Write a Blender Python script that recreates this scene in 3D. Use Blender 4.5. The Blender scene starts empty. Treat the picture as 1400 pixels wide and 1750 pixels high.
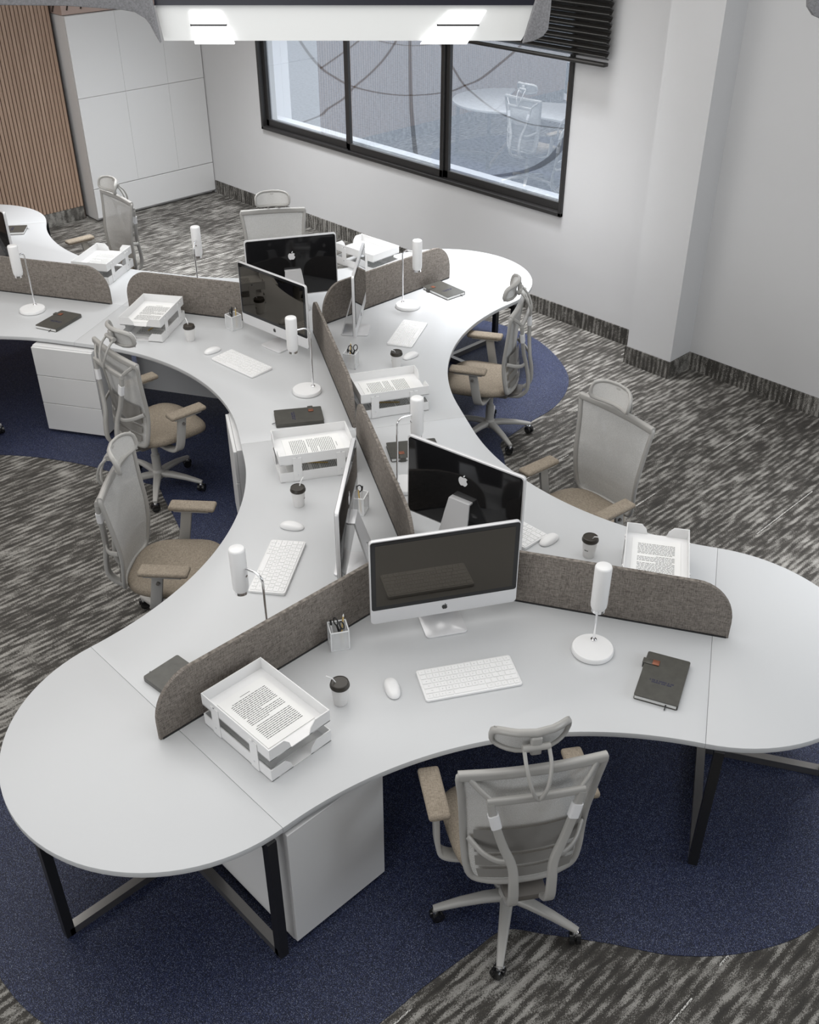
import bpy, bmesh, math, random
from math import sin, cos, pi, radians as rad
from mathutils import Vector, Matrix
S = bpy.context.scene
COL = S.collection
random.seed(7)

# ------------------------------------------------------------------ camera, world, lights
H_CAM = 3.86
PITCH, YAW = rad(34.13), rad(-45.945)
fwd = Vector((sin(YAW) * cos(PITCH), cos(YAW) * cos(PITCH), -sin(PITCH)))
rgt = Vector((cos(YAW), -sin(YAW), 0))
up = rgt.cross(fwd)
cd = bpy.data.cameras.new('camera')
cam = bpy.data.objects.new('camera', cd)
COL.objects.link(cam)
cam.matrix_world = Matrix(((rgt.x, up.x, -fwd.x, 0), (rgt.y, up.y, -fwd.y, 0), (rgt.z, up.z, -fwd.z, H_CAM), (0, 0, 0, 1)))
cd.sensor_fit = 'HORIZONTAL'
cd.sensor_width = 36
cd.lens = 36 * 1753.8 / 1400
cd.clip_end = 200
S.camera = cam
S.view_settings.view_transform = 'Standard'
S.view_settings.look = 'None'
S.view_settings.gamma = 1
S.view_settings.use_curve_mapping = False
S.view_settings.exposure = 0.12

w = bpy.data.worlds.new('world')
S.world = w
w.use_nodes = True
w.node_tree.nodes['Background'].inputs[0].default_value = (0.92, 0.95, 1.0, 1)
w.node_tree.nodes['Background'].inputs[1].default_value = 2.3

def area(name, loc, size, power, color=(1, 1, 1), target=None, spread=180):
    l = bpy.data.lights.new(name, 'AREA')
    l.shape = 'RECTANGLE'
    l.size, l.size_y = size
    l.energy = power
    l.color = color
    l.spread = rad(spread)
    o = bpy.data.objects.new(name, l)
    COL.objects.link(o)
    o.location = loc
    d = (Vector(target) - Vector(loc)) if target else Vector((0, 0, -1))
    o.rotation_euler = d.to_track_quat('-Z', 'Y').to_euler()
    return o

area('ceiling_light_main', (-4.5, 2.6, 4.35), (8, 6), 245, (1.0, 0.985, 0.96))
area('added_spot_far', (-5.3, 6.2, 4.3), (1.0, 0.6), 30, (0.97, 0.98, 1.0), spread=50)  # added spot that whitens the far desk end, no known fixture
area('added_spot_back', (-8.6, 5.5, 4.3), (1.4, 0.8), 75, (0.96, 0.98, 1.0), spread=80)  # extra spot put in to imitate glare on the carpet behind the screens
area('added_spot_right', (-1.0, 5.5, 4.3), (1.4, 0.8), 24, (0.97, 0.98, 1.0), spread=60)  # spot added only to brighten the carpet at the right
area('daylight_right', (2.6, 5.2, 2.6), (3.5, 2.4), 85, (0.9, 0.95, 1.0), target=(-6, 3.5, 0.8))
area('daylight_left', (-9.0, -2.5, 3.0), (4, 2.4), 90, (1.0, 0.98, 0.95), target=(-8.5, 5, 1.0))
area('fill_light_front', (-2.5, -3.9, 2.4), (9, 2.6), 170, (0.98, 0.99, 1.0), target=(-4.5, 7, 1.2))  # added soft fill from the camera side for walls, cupboard and chair backs

# ------------------------------------------------------------------ materials
def new_mat(name):
    m = bpy.data.materials.new(name)
    m.use_nodes = True
    nt = m.node_tree
    return m, nt, nt.nodes['Principled BSDF']

def N(nt, kind, **kw):
    n = nt.nodes.new(kind)
    for k, v in kw.items():
        if k.startswith('i_'):
            key = k[2:]
            n.inputs[int(key) if key.isdigit() else key].default_value = v
        else:
            setattr(n, k, v)
    return n

def plain(name, col, rough=0.5, metal=0.0, noise=0.0, spec=0.5, nscale=60, bump=0.0, coat=0.0):
    m, nt, b = new_mat(name)
    b.inputs['Roughness'].default_value = rough
    b.inputs['Metallic'].default_value = metal
    b.inputs['Specular IOR Level'].default_value = spec
    b.inputs['Coat Weight'].default_value = coat
    c = (*col, 1)
    b.inputs['Base Color'].default_value = c
    tc = N(nt, 'ShaderNodeTexCoord')
    nz = N(nt, 'ShaderNodeTexNoise', i_Scale=nscale, i_Detail=3.0)
    nt.links.new(tc.outputs['Object'], nz.inputs['Vector'])
    if noise > 0:
        mx = N(nt, 'ShaderNodeMix', data_type='RGBA')
        mx.inputs[6].default_value = tuple(x * (1 - noise) for x in col) + (1,)
        mx.inputs[7].default_value = tuple(min(1, x * (1 + noise)) for x in col) + (1,)
        nt.links.new(nz.outputs['Fac'], mx.inputs[0])
        nt.links.new(mx.outputs[2], b.inputs['Base Color'])
    if bump > 0:
        bp = N(nt, 'ShaderNodeBump', i_Strength=bump, i_Distance=0.002)
        nt.links.new(nz.outputs['Fac'], bp.inputs['Height'])
        nt.links.new(bp.outputs[0], b.inputs['Normal'])
    return m

def weave(name, c1, c2, scale=2600, rough=0.9, ns=(1, 1, 0.05), ns2=(0.06, 0.06, 1)):
    """woven fabric: fine threads plus slubs running one way"""
    m, nt, b = new_mat(name)
    b.inputs['Roughness'].default_value = rough
    b.inputs['Specular IOR Level'].default_value = 0.2
    tc = N(nt, 'ShaderNodeTexCoord')
    mp = N(nt, 'ShaderNodeMapping')
    mp.inputs['Scale'].default_value = ns
    nt.links.new(tc.outputs['Object'], mp.inputs[0])
    n1 = N(nt, 'ShaderNodeTexNoise', i_Scale=scale * 0.4, i_Detail=2.0)
    nt.links.new(mp.outputs[0], n1.inputs['Vector'])
    n2 = N(nt, 'ShaderNodeTexNoise', i_Scale=scale * 0.3, i_Detail=2.0)
    mp2 = N(nt, 'ShaderNodeMapping')
    mp2.inputs['Scale'].default_value = ns2
    nt.links.new(tc.outputs['Object'], mp2.inputs[0])
    nt.links.new(mp2.outputs[0], n2.inputs['Vector'])
    ad = N(nt, 'ShaderNodeMath', operation='ADD')
    nt.links.new(n1.outputs['Fac'], ad.inputs[0])
    nt.links.new(n2.outputs['Fac'], ad.inputs[1])
    cr = N(nt, 'ShaderNodeMapRange')
    cr.inputs['From Min'].default_value = 0.72
    cr.inputs['From Max'].default_value = 1.28
    nt.links.new(ad.outputs[0], cr.inputs[0])
    mx = N(nt, 'ShaderNodeMix', data_type='RGBA')
    mx.inputs[6].default_value = (*c1, 1)
    mx.inputs[7].default_value = (*c2, 1)
    nt.links.new(cr.outputs[0], mx.inputs[0])
    nt.links.new(mx.outputs[2], b.inputs['Base Color'])
    bp = N(nt, 'ShaderNodeBump', i_Strength=0.5, i_Distance=0.001)
    nt.links.new(ad.outputs[0], bp.inputs['Height'])
    nt.links.new(bp.outputs[0], b.inputs['Normal'])
    return m

def streak_carpet(name, vertical=False, axis='Y'):
    """grey loop carpet: dark ground with light broken streaks running one way"""
    m, nt, b = new_mat(name)
    b.inputs['Roughness'].default_value = 0.75
    b.inputs['Specular IOR Level'].default_value = 0.35
    tc = N(nt, 'ShaderNodeTexCoord')
    src = tc.outputs['Object']
    def madd(a, k, c):
        n = N(nt, 'ShaderNodeMath', operation='MULTIPLY_ADD')
        nt.links.new(a, n.inputs[0])
        n.inputs[1].default_value = k
        if isinstance(c, float):
            n.inputs[2].default_value = c
        else:
            nt.links.new(c, n.inputs[2])
        return n.outputs[0]
    def noise(scale, vec, stretch, detail=1.0):
        mp = N(nt, 'ShaderNodeMapping')
        mp.inputs['Scale'].default_value = (1, 1, stretch) if vertical else (1, stretch, 1)
        nt.links.new(vec, mp.inputs[0])
        n = N(nt, 'ShaderNodeTexNoise', i_Scale=scale, i_Detail=detail)
        nt.links.new(mp.outputs[0], n.inputs['Vector'])
        return n
    # loops 5 mm across push the edges of the rows about, giving the saw-tooth ends
    jag = noise(240.0, src, 0.6)
    sp = N(nt, 'ShaderNodeSeparateXYZ')
    nt.links.new(src, sp.inputs[0])
    jx = madd(jag.outputs['Fac'], 0.030, sp.outputs[0])
    cb = N(nt, 'ShaderNodeCombineXYZ')
    nt.links.new(jx, cb.inputs[0])
    jy = madd(jag.outputs['Fac'], 0.12, sp.outputs[1])
    nt.links.new(jy, cb.inputs[1])
    nt.links.new(sp.outputs[2], cb.inputs[2])
    rw = N(nt, 'ShaderNodeMath', operation='MULTIPLY'); rw.inputs[1].default_value = 2 * pi / 0.040
    nt.links.new(jx, rw.inputs[0])
    rs = N(nt, 'ShaderNodeMath', operation='SINE')
    nt.links.new(rw.outputs[0], rs.inputs[0])
    big = noise(27.0, cb.outputs[0], 0.22)
    mid = noise(70.0, cb.outputs[0], 0.25)
    loop = noise(330.0, src, 0.35)
    patch = noise(3.0, src, 0.6)
    s = madd(big.outputs['Fac'], 1.0, 0.0)
    s = madd(mid.outputs['Fac'], 0.7, s)
    s = madd(loop.outputs['Fac'], 0.7, s)
    s = madd(patch.outputs['Fac'], 0.45, s)
    s = madd(rs.outputs[0], 0.115, s)
    cr = N(nt, 'ShaderNodeValToRGB')
    el = cr.color_ramp.elements
    el[0].position, el[0].color = 0.0, (0.030, 0.028, 0.025, 1)
    el[1].position, el[1].color = 1.0, (0.36, 0.35, 0.325, 1)
    e = el.new(0.44); e.color = (0.056, 0.051, 0.045, 1)
    e = el.new(0.55); e.color = (0.17, 0.163, 0.150, 1)
    e = el.new(0.70); e.color = (0.28, 0.27, 0.25, 1)
    mr = N(nt, 'ShaderNodeMapRange')
    mr.inputs['From Min'].default_value = 1.06
    mr.inputs['From Max'].default_value = 1.90
    nt.links.new(s, mr.inputs[0])
    nt.links.new(mr.outputs[0], cr.inputs[0])
    # single bright stitched threads, about one per 0.9 m
    sx = N(nt, 'ShaderNodeSeparateXYZ')
    nt.links.new(src, sx.inputs[0])
    wn = N(nt, 'ShaderNodeMath', operation='PINGPONG')
    sc = N(nt, 'ShaderNodeMath', operation='ADD')
    nt.links.new(sx.outputs[0], sc.inputs[0]); sc.inputs[1].default_value = 100.02
    nt.links.new(sc.outputs[0], wn.inputs[0]); wn.inputs[1].default_value = 0.37
    lt = N(nt, 'ShaderNodeMath', operation='LESS_THAN'); lt.inputs[1].default_value = 0.0032
    nt.links.new(wn.outputs[0], lt.inputs[0])
    gate = N(nt, 'ShaderNodeTexNoise', i_Scale=1.3, i_Detail=2.0)
    nt.links.new(src, gate.inputs['Vector'])
    gt = N(nt, 'ShaderNodeMath', operation='GREATER_THAN'); gt.inputs[1].default_value = 0.52
    nt.links.new(gate.outputs['Fac'], gt.inputs[0])
    lg = N(nt, 'ShaderNodeMath', operation='GREATER_THAN'); lg.inputs[1].default_value = 0.48
    nt.links.new(loop.outputs['Fac'], lg.inputs[0])
    ml = N(nt, 'ShaderNodeMath', operation='MULTIPLY')
    nt.links.new(lt.outputs[0], ml.inputs[0]); nt.links.new(gt.outputs[0], ml.inputs[1])
    ml2 = N(nt, 'ShaderNodeMath', operation='MULTIPLY')
    nt.links.new(ml.outputs[0], ml2.inputs[0]); nt.links.new(lg.outputs[0], ml2.inputs[1])
    mx = N(nt, 'ShaderNodeMix', data_type='RGBA')
    nt.links.new(ml2.outputs[0], mx.inputs[0])
    nt.links.new(cr.outputs[0], mx.inputs[6])
    mx.inputs[7].default_value = (0.72, 0.71, 0.68, 1)
    nt.links.new(mx.outputs[2], b.inputs['Base Color'])
    bp = N(nt, 'ShaderNodeBump', i_Strength=0.5, i_Distance=0.004)
    nt.links.new(s, bp.inputs['Height'])
    nt.links.new(bp.outputs[0], b.inputs['Normal'])
    return m

def blue_carpet():
    m, nt, b = new_mat('blue_carpet')
    b.inputs['Roughness'].default_value = 0.55
    b.inputs['Specular IOR Level'].default_value = 0.35
    tc = N(nt, 'ShaderNodeTexCoord')
    n1 = N(nt, 'ShaderNodeTexNoise', i_Scale=330.0, i_Detail=2.0, i_Roughness=0.6)
    nt.links.new(tc.outputs['Object'], n1.inputs['Vector'])
    cr = N(nt, 'ShaderNodeValToRGB')
    el = cr.color_ramp.elements
    el[0].position, el[0].color = 0.41, (0.003, 0.004, 0.009, 1)
    el[1].position, el[1].color = 0.70, (0.30, 0.32, 0.36, 1)
    e = el.new(0.50); e.color = (0.008, 0.011, 0.030, 1)
    e = el.new(0.56); e.color = (0.012, 0.025, 0.115, 1)
    e = el.new(0.61); e.color = (0.060, 0.075, 0.13, 1)
    nt.links.new(n1.outputs['Fac'], cr.inputs[0])
    nt.links.new(cr.outputs[0], b.inputs['Base Color'])
    bp = N(nt, 'ShaderNodeBump', i_Strength=0.3, i_Distance=0.002)
    nt.links.new(n1.outputs['Fac'], bp.inputs['Height'])
    nt.links.new(bp.outputs[0], b.inputs['Normal'])
    return m

def wood(name, base=(0.46, 0.33, 0.25), dark=(0.26, 0.17, 0.12)):
    m, nt, b = new_mat(name)
    b.inputs['Roughness'].default_value = 0.45
    tc = N(nt, 'ShaderNodeTexCoord')
    mp = N(nt, 'ShaderNodeMapping')
    mp.inputs['Scale'].default_value = (24, 24, 1.2)
    nt.links.new(tc.outputs['Object'], mp.inputs[0])
    nz = N(nt, 'ShaderNodeTexNoise', i_Scale=1.6, i_Detail=4.0)
    nt.links.new(mp.outputs[0], nz.inputs['Vector'])
    mx = N(nt, 'ShaderNodeMix', data_type='RGBA')
    mx.inputs[6].default_value = (*dark, 1)
    mx.inputs[7].default_value = (*base, 1)
    nt.links.new(nz.outputs['Fac'], mx.inputs[0])
    nt.links.new(mx.outputs[2], b.inputs['Base Color'])
    return m

def mesh_fabric(name, col, opacity=0.72, scale=420):
    """net: fine holes, so the place behind shows through"""
    m, nt, b = new_mat(name)
    b.inputs['Base Color'].default_value = (*col, 1)
    b.inputs['Roughness'].default_value = 0.45
    tc = N(nt, 'ShaderNodeTexCoord')
    ck = N(nt, 'ShaderNodeTexVoronoi', i_Scale=scale)
    nt.links.new(tc.outputs['Object'], ck.inputs['Vector'])
    mr = N(nt, 'ShaderNodeMapRange')
    mr.inputs['From Min'].default_value = 0.15
    mr.inputs['From Max'].default_value = 0.65
    mr.inputs['To Min'].default_value = opacity - 0.2
    mr.inputs['To Max'].default_value = opacity + 0.2
    nt.links.new(ck.outputs['Distance'], mr.inputs[0])
    nt.links.new(mr.outputs[0], b.inputs['Alpha'])
    return m

def glass_pane(name, refl=0.25, tint=(0.93, 0.96, 0.98)):
    m = bpy.data.materials.new(name)
    m.use_nodes = True
    nt = m.node_tree
    nt.nodes.clear()
    out = N(nt, 'ShaderNodeOutputMaterial')
    tr = N(nt, 'ShaderNodeBsdfTransparent'); tr.inputs[0].default_value = (*tint, 1)
    gl = N(nt, 'ShaderNodeBsdfGlossy'); gl.inputs['Roughness'].default_value = 0.0
    gl.inputs['Color'].default_value = (0.95, 0.97, 1.0, 1)
    fr = N(nt, 'ShaderNodeLayerWeight'); fr.inputs[0].default_value = refl
    mx = N(nt, 'ShaderNodeMixShader')
    ge = N(nt, 'ShaderNodeNewGeometry')
    inv = N(nt, 'ShaderNodeMath', operation='SUBTRACT'); inv.inputs[0].default_value = 1.0
    nt.links.new(ge.outputs['Backfacing'], inv.inputs[1])
    mu = N(nt, 'ShaderNodeMath', operation='MULTIPLY')
    nt.links.new(fr.outputs['Fresnel'], mu.inputs[0]); nt.links.new(inv.outputs[0], mu.inputs[1])
    nt.links.new(mu.outputs[0], mx.inputs[0])
    nt.links.new(tr.outputs[0], mx.inputs[1])
    nt.links.new(gl.outputs[0], mx.inputs[2])
    nt.links.new(mx.outputs[0], out.inputs[0])
    return m

def emissive(name, col, strength):
    m, nt, b = new_mat(name)
    b.inputs['Base Color'].default_value = (*col, 1)
    b.inputs['Emission Color'].default_value = (*col, 1)
    b.inputs['Emission Strength'].default_value = strength
    b.inputs['Roughness'].default_value = 0.3
    return m

def plaza():
    m, nt, b = new_mat('plaza_concrete')
    b.inputs['Roughness'].default_value = 0.8
    tc = N(nt, 'ShaderNodeTexCoord')
    n1 = N(nt, 'ShaderNodeTexNoise', i_Scale=14.0, i_Detail=6.0, i_Roughness=0.75)
    n2 = N(nt, 'ShaderNodeTexNoise', i_Scale=0.7, i_Detail=2.0)
    nt.links.new(tc.outputs['Object'], n1.inputs['Vector'])
    nt.links.new(tc.outputs['Object'], n2.inputs['Vector'])
    cr = N(nt, 'ShaderNodeValToRGB')
    el = cr.color_ramp.elements
    el[0].position, el[0].color = 0.34, (0.10, 0.11, 0.125, 1)
    el[1].position, el[1].color = 0.55, (0.21, 0.225, 0.25, 1)
    nt.links.new(n1.outputs['Fac'], cr.inputs[0])
    mx = N(nt, 'ShaderNodeMix', data_type='RGBA', blend_type='MULTIPLY')
    mx.inputs[0].default_value = 0.5
    nt.links.new(cr.outputs[0], mx.inputs[6])
    nt.links.new(n2.outputs['Fac'], mx.inputs[7])
    nt.links.new(cr.outputs[0], b.inputs['Base Color'])
    return m

M = {}
M['desk'] = plain('white_laminate', (0.55, 0.56, 0.57), 0.32, spec=0.5)
M['white'] = plain('white_plastic', (0.78, 0.78, 0.78), 0.35)
M['pedestal'] = plain('white_powder_coat', (0.66, 0.66, 0.66), 0.45)
M['wall'] = plain('wall_paint', (0.56, 0.56, 0.565), 0.85, noise=0.02, nscale=3)
M['ceiling'] = plain('ceiling_paint', (0.6, 0.6, 0.6), 0.9)
M['carpet'] = streak_carpet('streaked_grey_carpet')
M['carpet_up'] = streak_carpet('streaked_grey_carpet_skirting', vertical=True)
M['blue'] = blue_carpet()
M['fabric'] = weave('grey_brown_weave', (0.065, 0.055, 0.048), (0.31, 0.28, 0.25))
M['seat'] = weave('taupe_weave', (0.17, 0.142, 0.108), (0.36, 0.31, 0.25), scale=2200, ns=(1, 0.07, 0.3), ns2=(0.07, 1, 0.3))
M['felt'] = plain('speckled_grey_felt', (0.21, 0.21, 0.22), 0.95, noise=0.55, nscale=220)
M['chair'] = plain('warm_grey_plastic', (0.37, 0.362, 0.345), 0.30, spec=0.5)
M['chair_light'] = plain('pale_plastic_sleeve', (0.75, 0.75, 0.76), 0.35)
M['net'] = mesh_fabric('grey_net', (0.58, 0.58, 0.57), 0.80)
M['head_net'] = mesh_fabric('dense_grey_net', (0.54, 0.535, 0.52), 0.9)
M['lumbar'] = plain('grey_lumbar_plastic', (0.22, 0.212, 0.20), 0.40)
M['mech'] = plain('dark_mechanism', (0.13, 0.12, 0.11), 0.4)
M['black'] = plain('black_metal', (0.012, 0.012, 0.013), 0.35)
M['blackgloss'] = plain('black_gloss', (0.010, 0.010, 0.011), 0.08)
M['rail'] = plain('black_metal_painted_sheen', (0.30, 0.29, 0.28), 0.28, metal=0.85)  # black metal like the legs, with reflected light put into its colour
M['frame'] = plain('anthracite_frame', (0.022, 0.021, 0.021), 0.4)
M['alu'] = plain('pale_aluminium', (0.70, 0.70, 0.71), 0.28, metal=0.25)
M['chrome'] = plain('chrome', (0.85, 0.85, 0.86), 0.07, metal=1.0)
M['screen'] = plain('dark_mirror_screen', (0.085, 0.078, 0.068), 0.02, metal=1.0)
M['logo_white'] = plain('logo_white', (0.85, 0.85, 0.86), 0.3)
M['key'] = plain('white_key', (0.80, 0.80, 0.80), 0.4)
M['ink'] = plain('printed_ink', (0.03, 0.03, 0.03), 0.7)
M['inkblue'] = plain('navy_imprint', (0.018, 0.018, 0.055), 0.6)
M['grey_ink'] = plain('key_legend_grey', (0.16, 0.16, 0.17), 0.6)
M['paper'] = plain('paper', (0.80, 0.80, 0.79), 0.7)
M['lid'] = plain('dark_brown_lid', (0.035, 0.030, 0.024), 0.35)
M['cup'] = plain('white_card_cup', (0.80, 0.79, 0.78), 0.5)
M['leather'] = plain('dark_leather', (0.068, 0.066, 0.058), 0.32, noise=0.3, nscale=30)
M['copper'] = plain('copper_clasp', (0.26, 0.10, 0.06), 0.4, metal=0.5)
M['pencil'] = plain('yellow_pencil', (0.65, 0.46, 0.16), 0.5)
M['acrylic'] = plain('frosted_acrylic', (0.80, 0.81, 0.82), 0.12)
M['acrylic'].node_tree.nodes['Principled BSDF'].inputs['Alpha'].default_value = 0.38
M['acryl_edge'] = plain('acrylic_edge', (0.78, 0.79, 0.80), 0.15)
M['glass'] = glass_pane('window_glass', 0.80)
M['wood'] = wood('slat_wood')
M['wooddark'] = plain('slat_gap', (0.03, 0.018, 0.012), 0.8)
M['blind'] = plain('black_blind_slat', (0.016, 0.015, 0.014), 0.28)
M['canopy'] = emissive('white_canopy_face', (0.80, 0.81, 0.80), 0.03)
M['lamp_on'] = emissive('lit_light_panel', (1, 1, 1), 1.6)
M['navy'] = plain('dark_housing', (0.012, 0.012, 0.022), 0.35)
M['brass'] = plain('brass_handle', (0.55, 0.38, 0.2), 0.3, metal=0.8)
M['plaza'] = plaza()
M['joint'] = plain('paving_joint', (0.05, 0.055, 0.065), 0.9)
M['outwhite'] = plain('exterior_white', (0.9, 0.9, 0.92), 0.6)

# ------------------------------------------------------------------ mesh builder
class MB:
    def __init__(self):
        self.v, self.f = [], []

    def add(self, vs, fs):
        o = len(self.v)
        self.v += [tuple(p) for p in vs]
        self.f += [tuple(i + o for i in f) for f in fs]
        return self

    def from_bm(self, bm, mtx=None):
        if mtx:
            bm.transform(mtx)
        bm.verts.index_update()
        self.add([v.co[:] for v in bm.verts], [[v.index for v in f.verts] for f in bm.faces])
        bm.free()
        return self

    def box(self, c, s, rot=None, bevel=0.0, seg=2):
        bm = bmesh.new()
        bmesh.ops.create_cube(bm, size=1)
        bm.transform(Matrix.Diagonal((*s, 1)))
        if bevel:
            bmesh.ops.bevel(bm, geom=bm.edges[:], offset=bevel, segments=seg, affect='EDGES', profile=0.5)
        m = Matrix.Translation(c)
        if rot:
            m = m @ Matrix.Rotation(rot[2], 4, 'Z') @ Matrix.Rotation(rot[1], 4, 'Y') @ Matrix.Rotation(rot[0], 4, 'X')
        return self.from_bm(bm, m)

    def beam(self, a, b, wd, ht, upv=(0, 0, 1)):
        a, b = Vector(a), Vector(b)
        t = (b - a).normalized()
        u = Vector(upv)
        if abs(t.dot(u)) > 0.99:
            u = Vector((1, 0, 0))
        s = t.cross(u).normalized()
        n = s.cross(t)
        vs = []
        for p in (a, b):
            for i, j in ((-1, -1), (1, -1), (1, 1), (-1, 1)):
                vs.append(p + s * wd / 2 * i + n * ht / 2 * j)
        return self.add(vs, [(3, 2, 1, 0), (4, 5, 6, 7), (0, 1, 5, 4), (1, 2, 6, 5), (2, 3, 7, 6), (3, 0, 4, 7)])

    def prism(self, poly, z0, z1, bevel=0.0, seg=2):
        bm = bmesh.new()
        vs = [bm.verts.new((x, y, z0)) for x, y in poly]
        f = bm.faces.new(vs)
        bmesh.ops.recalc_face_normals(bm, faces=[f])
        if f.normal.z > 0:
            f.normal_flip()
        r = bmesh.ops.extrude_face_region(bm, geom=[f])
        nv = [g for g in r['geom'] if isinstance(g, bmesh.types.BMVert)]
        bmesh.ops.translate(bm, vec=(0, 0, z1 - z0), verts=nv)
        bmesh.ops.recalc_face_normals(bm, faces=bm.faces[:])
        if bevel:
            es = [e for e in bm.edges if abs(e.verts[0].co.z - e.verts[1].co.z) < 1e-6]
            bmesh.ops.bevel(bm, geom=es, offset=bevel, segments=seg, affect='EDGES', profile=0.5)
        return self.from_bm(bm)

    def sweep(self, path, sec, scales=None, up=(0, 0, 1), closed=False, cap=True, fixed_side=None):
        """sec: list of (s, n) 2D points; side = s, n = normal"""
        P = [Vector(p) for p in path]
        n = len(P)
        vs, k = [], len(sec)
        prev = None
        for i, p in enumerate(P):
            a = P[(i - 1) % n] if (closed or i > 0) else P[i]
            b = P[(i + 1) % n] if (closed or i < n - 1) else P[i]
            t = (b - a).normalized()
            if fixed_side:
                s = Vector(fixed_side)
                s = (s - t * s.dot(t)).normalized()
            elif prev is None:
                u = Vector(up)
                if abs(t.dot(u)) > 0.98:
                    u = Vector((1, 0, 0))
                s = t.cross(u).normalized()
            else:
                s = (prev - t * prev.dot(t)).normalized()
            prev = s
            nn = s.cross(t)
            sc = scales[i] if scales else (1, 1)
            if not isinstance(sc, tuple):
                sc = (sc, sc)
            for x, y in sec:
                vs.append(p + s * x * sc[0] + nn * y * sc[1])
        fs = []
        for i in range(n if closed else n - 1):
            j = (i + 1) % n
            for q in range(k):
                r = (q + 1) % k
                fs.append((i * k + q, i * k + r, j * k + r, j * k + q))
        if cap and not closed:
            fs.append(tuple(range(k))[::-1])
            fs.append(tuple((n - 1) * k + q for q in range(k)))
        return self.add(vs, fs)

    def tube(self, path, r, seg=10, **kw):
        sec = [(r * cos(2 * pi * i / seg), r * sin(2 * pi * i / seg)) for i in range(seg)]
        return self.sweep(path, sec, **kw)

    def lathe(self, prof, seg=32, c=(0, 0)):
        vs, fs = [], []
        for r, z in prof:
            for i in range(seg):
                a = 2 * pi * i / seg
                vs.append((c[0] + r * cos(a), c[1] + r * sin(a), z))
        for j in range(len(prof) - 1):
            for i in range(seg):
                k = (i + 1) % seg
                fs.append((j * seg + i, j * seg + k, (j + 1) * seg + k, (j + 1) * seg + i))
        fs.append(tuple(range(seg))[::-1])
        fs.append(tuple((len(prof) - 1) * seg + i for i in range(seg)))
        return self.add(vs, fs)

    def cyl(self, c, r, h, seg=20, axis='Z'):
        vs, fs = [], []
        for z in (-h / 2, h / 2):
            for i in range(seg):
                a = 2 * pi * i / seg
                p = (r * cos(a), r * sin(a), z)
                if axis == 'X':
                    p = (p[2], p[0], p[1])
                if axis == 'Y':
                    p = (p[1], p[2], p[0])
                vs.append((c[0] + p[0], c[1] + p[1], c[2] + p[2]))
        for i in range(seg):
            k = (i + 1) % seg
            fs.append((i, k, seg + k, seg + i))
        fs.append(tuple(range(seg))[::-1])
        fs.append(tuple(seg + i for i in range(seg)))
        return self.add(vs, fs)

    def grid(self, fn, nu, nv, thick=None):
        """surface patch fn(u, v) -> point"""
        vs = [fn(i / nu, j / nv) for i in range(nu + 1) for j in range(nv + 1)]
        fs = [(i * (nv + 1) + j, (i + 1) * (nv + 1) + j, (i + 1) * (nv + 1) + j + 1, i * (nv + 1) + j + 1)
              for i in range(nu) for j in range(nv)]
        return self.add(vs, fs)

    def build(self, name, mat, parent=None, loc=(0, 0, 0), rz=0, smooth=40):
        me = bpy.data.meshes.new(name)
        me.from_pydata(self.v, [], self.f)
        me.update()
        bm = bmesh.new()
        bm.from_mesh(me)
        bmesh.ops.recalc_face_normals(bm, faces=bm.faces[:])
        bm.to_mesh(me)
        bm.free()
        if smooth:
            for p in me.polygons:
                p.use_smooth = True
            me.set_sharp_from_angle(angle=rad(smooth))
        me.materials.append(mat)
        o = bpy.data.objects.new(name, me)
        COL.objects.link(o)
        o.location = loc
        o.rotation_euler = (0, 0, rz)
        if parent:
            o.parent = parent
        return o

def catmull(pts, n=6, closed=False):
    P = [Vector(p) for p in pts]
    out = []
    m = len(P)
    for i in range(m if closed else m - 1):
        p1, p2 = P[i], P[(i + 1) % m]
        p0 = P[(i - 1) % m] if (closed or i > 0) else p1 * 2 - p2
        p3 = P[(i + 2) % m] if (closed or i < m - 2) else p2 * 2 - p1
        for k in range(n):
            t = k / n
            out.append(0.5 * ((2 * p1) + (p2 - p0) * t + (2 * p0 - 5 * p1 + 4 * p2 - p3) * t * t + (3 * p1 - p0 - 3 * p2 + p3) * t ** 3))
    if not closed:
        out.append(P[-1])
    return out

def rrect(wd, ht, r, n=5):
    pts = []
    for cx, cy, a0 in ((wd / 2 - r, ht / 2 - r, 0), (-wd / 2 + r, ht / 2 - r, 90), (-wd / 2 + r, -ht / 2 + r, 180), (wd / 2 - r, -ht / 2 + r, 270)):
        for i in range(n + 1):
            a = rad(a0 + 90 * i / n)
            pts.append((cx + r * cos(a), cy + r * sin(a)))
    return pts

def tag(o, label=None, cat=None, group=None, kind=None):
    if label: o['label'] = label
    if cat: o['category'] = cat
    if group: o['group'] = group
    if kind: o['kind'] = kind
    return o

def empty(name, loc=(0, 0, 0), rz=0):
    o = bpy.data.objects.new(name, None)
    COL.objects.link(o)
    o.location = loc
    o.rotation_euler = (0, 0, rz)
    o.empty_display_size = 0.1
    return o

def kids(o):
    return [c for c in bpy.data.objects if c.parent == o]

def copy_tree(o, parent=None):
    c = o.copy()
    COL.objects.link(c)
    if parent:
        c.parent = parent
    for ch in kids(o):
        copy_tree(ch, c)
    return c

def struct(o):
    o['kind'] = 'structure'
    return o

# ------------------------------------------------------------------ the room
WY = 7.16          # window wall
WX = -11.08        # wood wall
CZ = 4.5
def wall_rects(x0, x1, z0, z1, hole):
    hx0, hx1, hz0, hz1 = hole
    return [(x0, hx0, z0, z1), (hx1, x1, z0, z1), (hx0, hx1, z0, hz0), (hx0, hx1, hz1, z1)]

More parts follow.
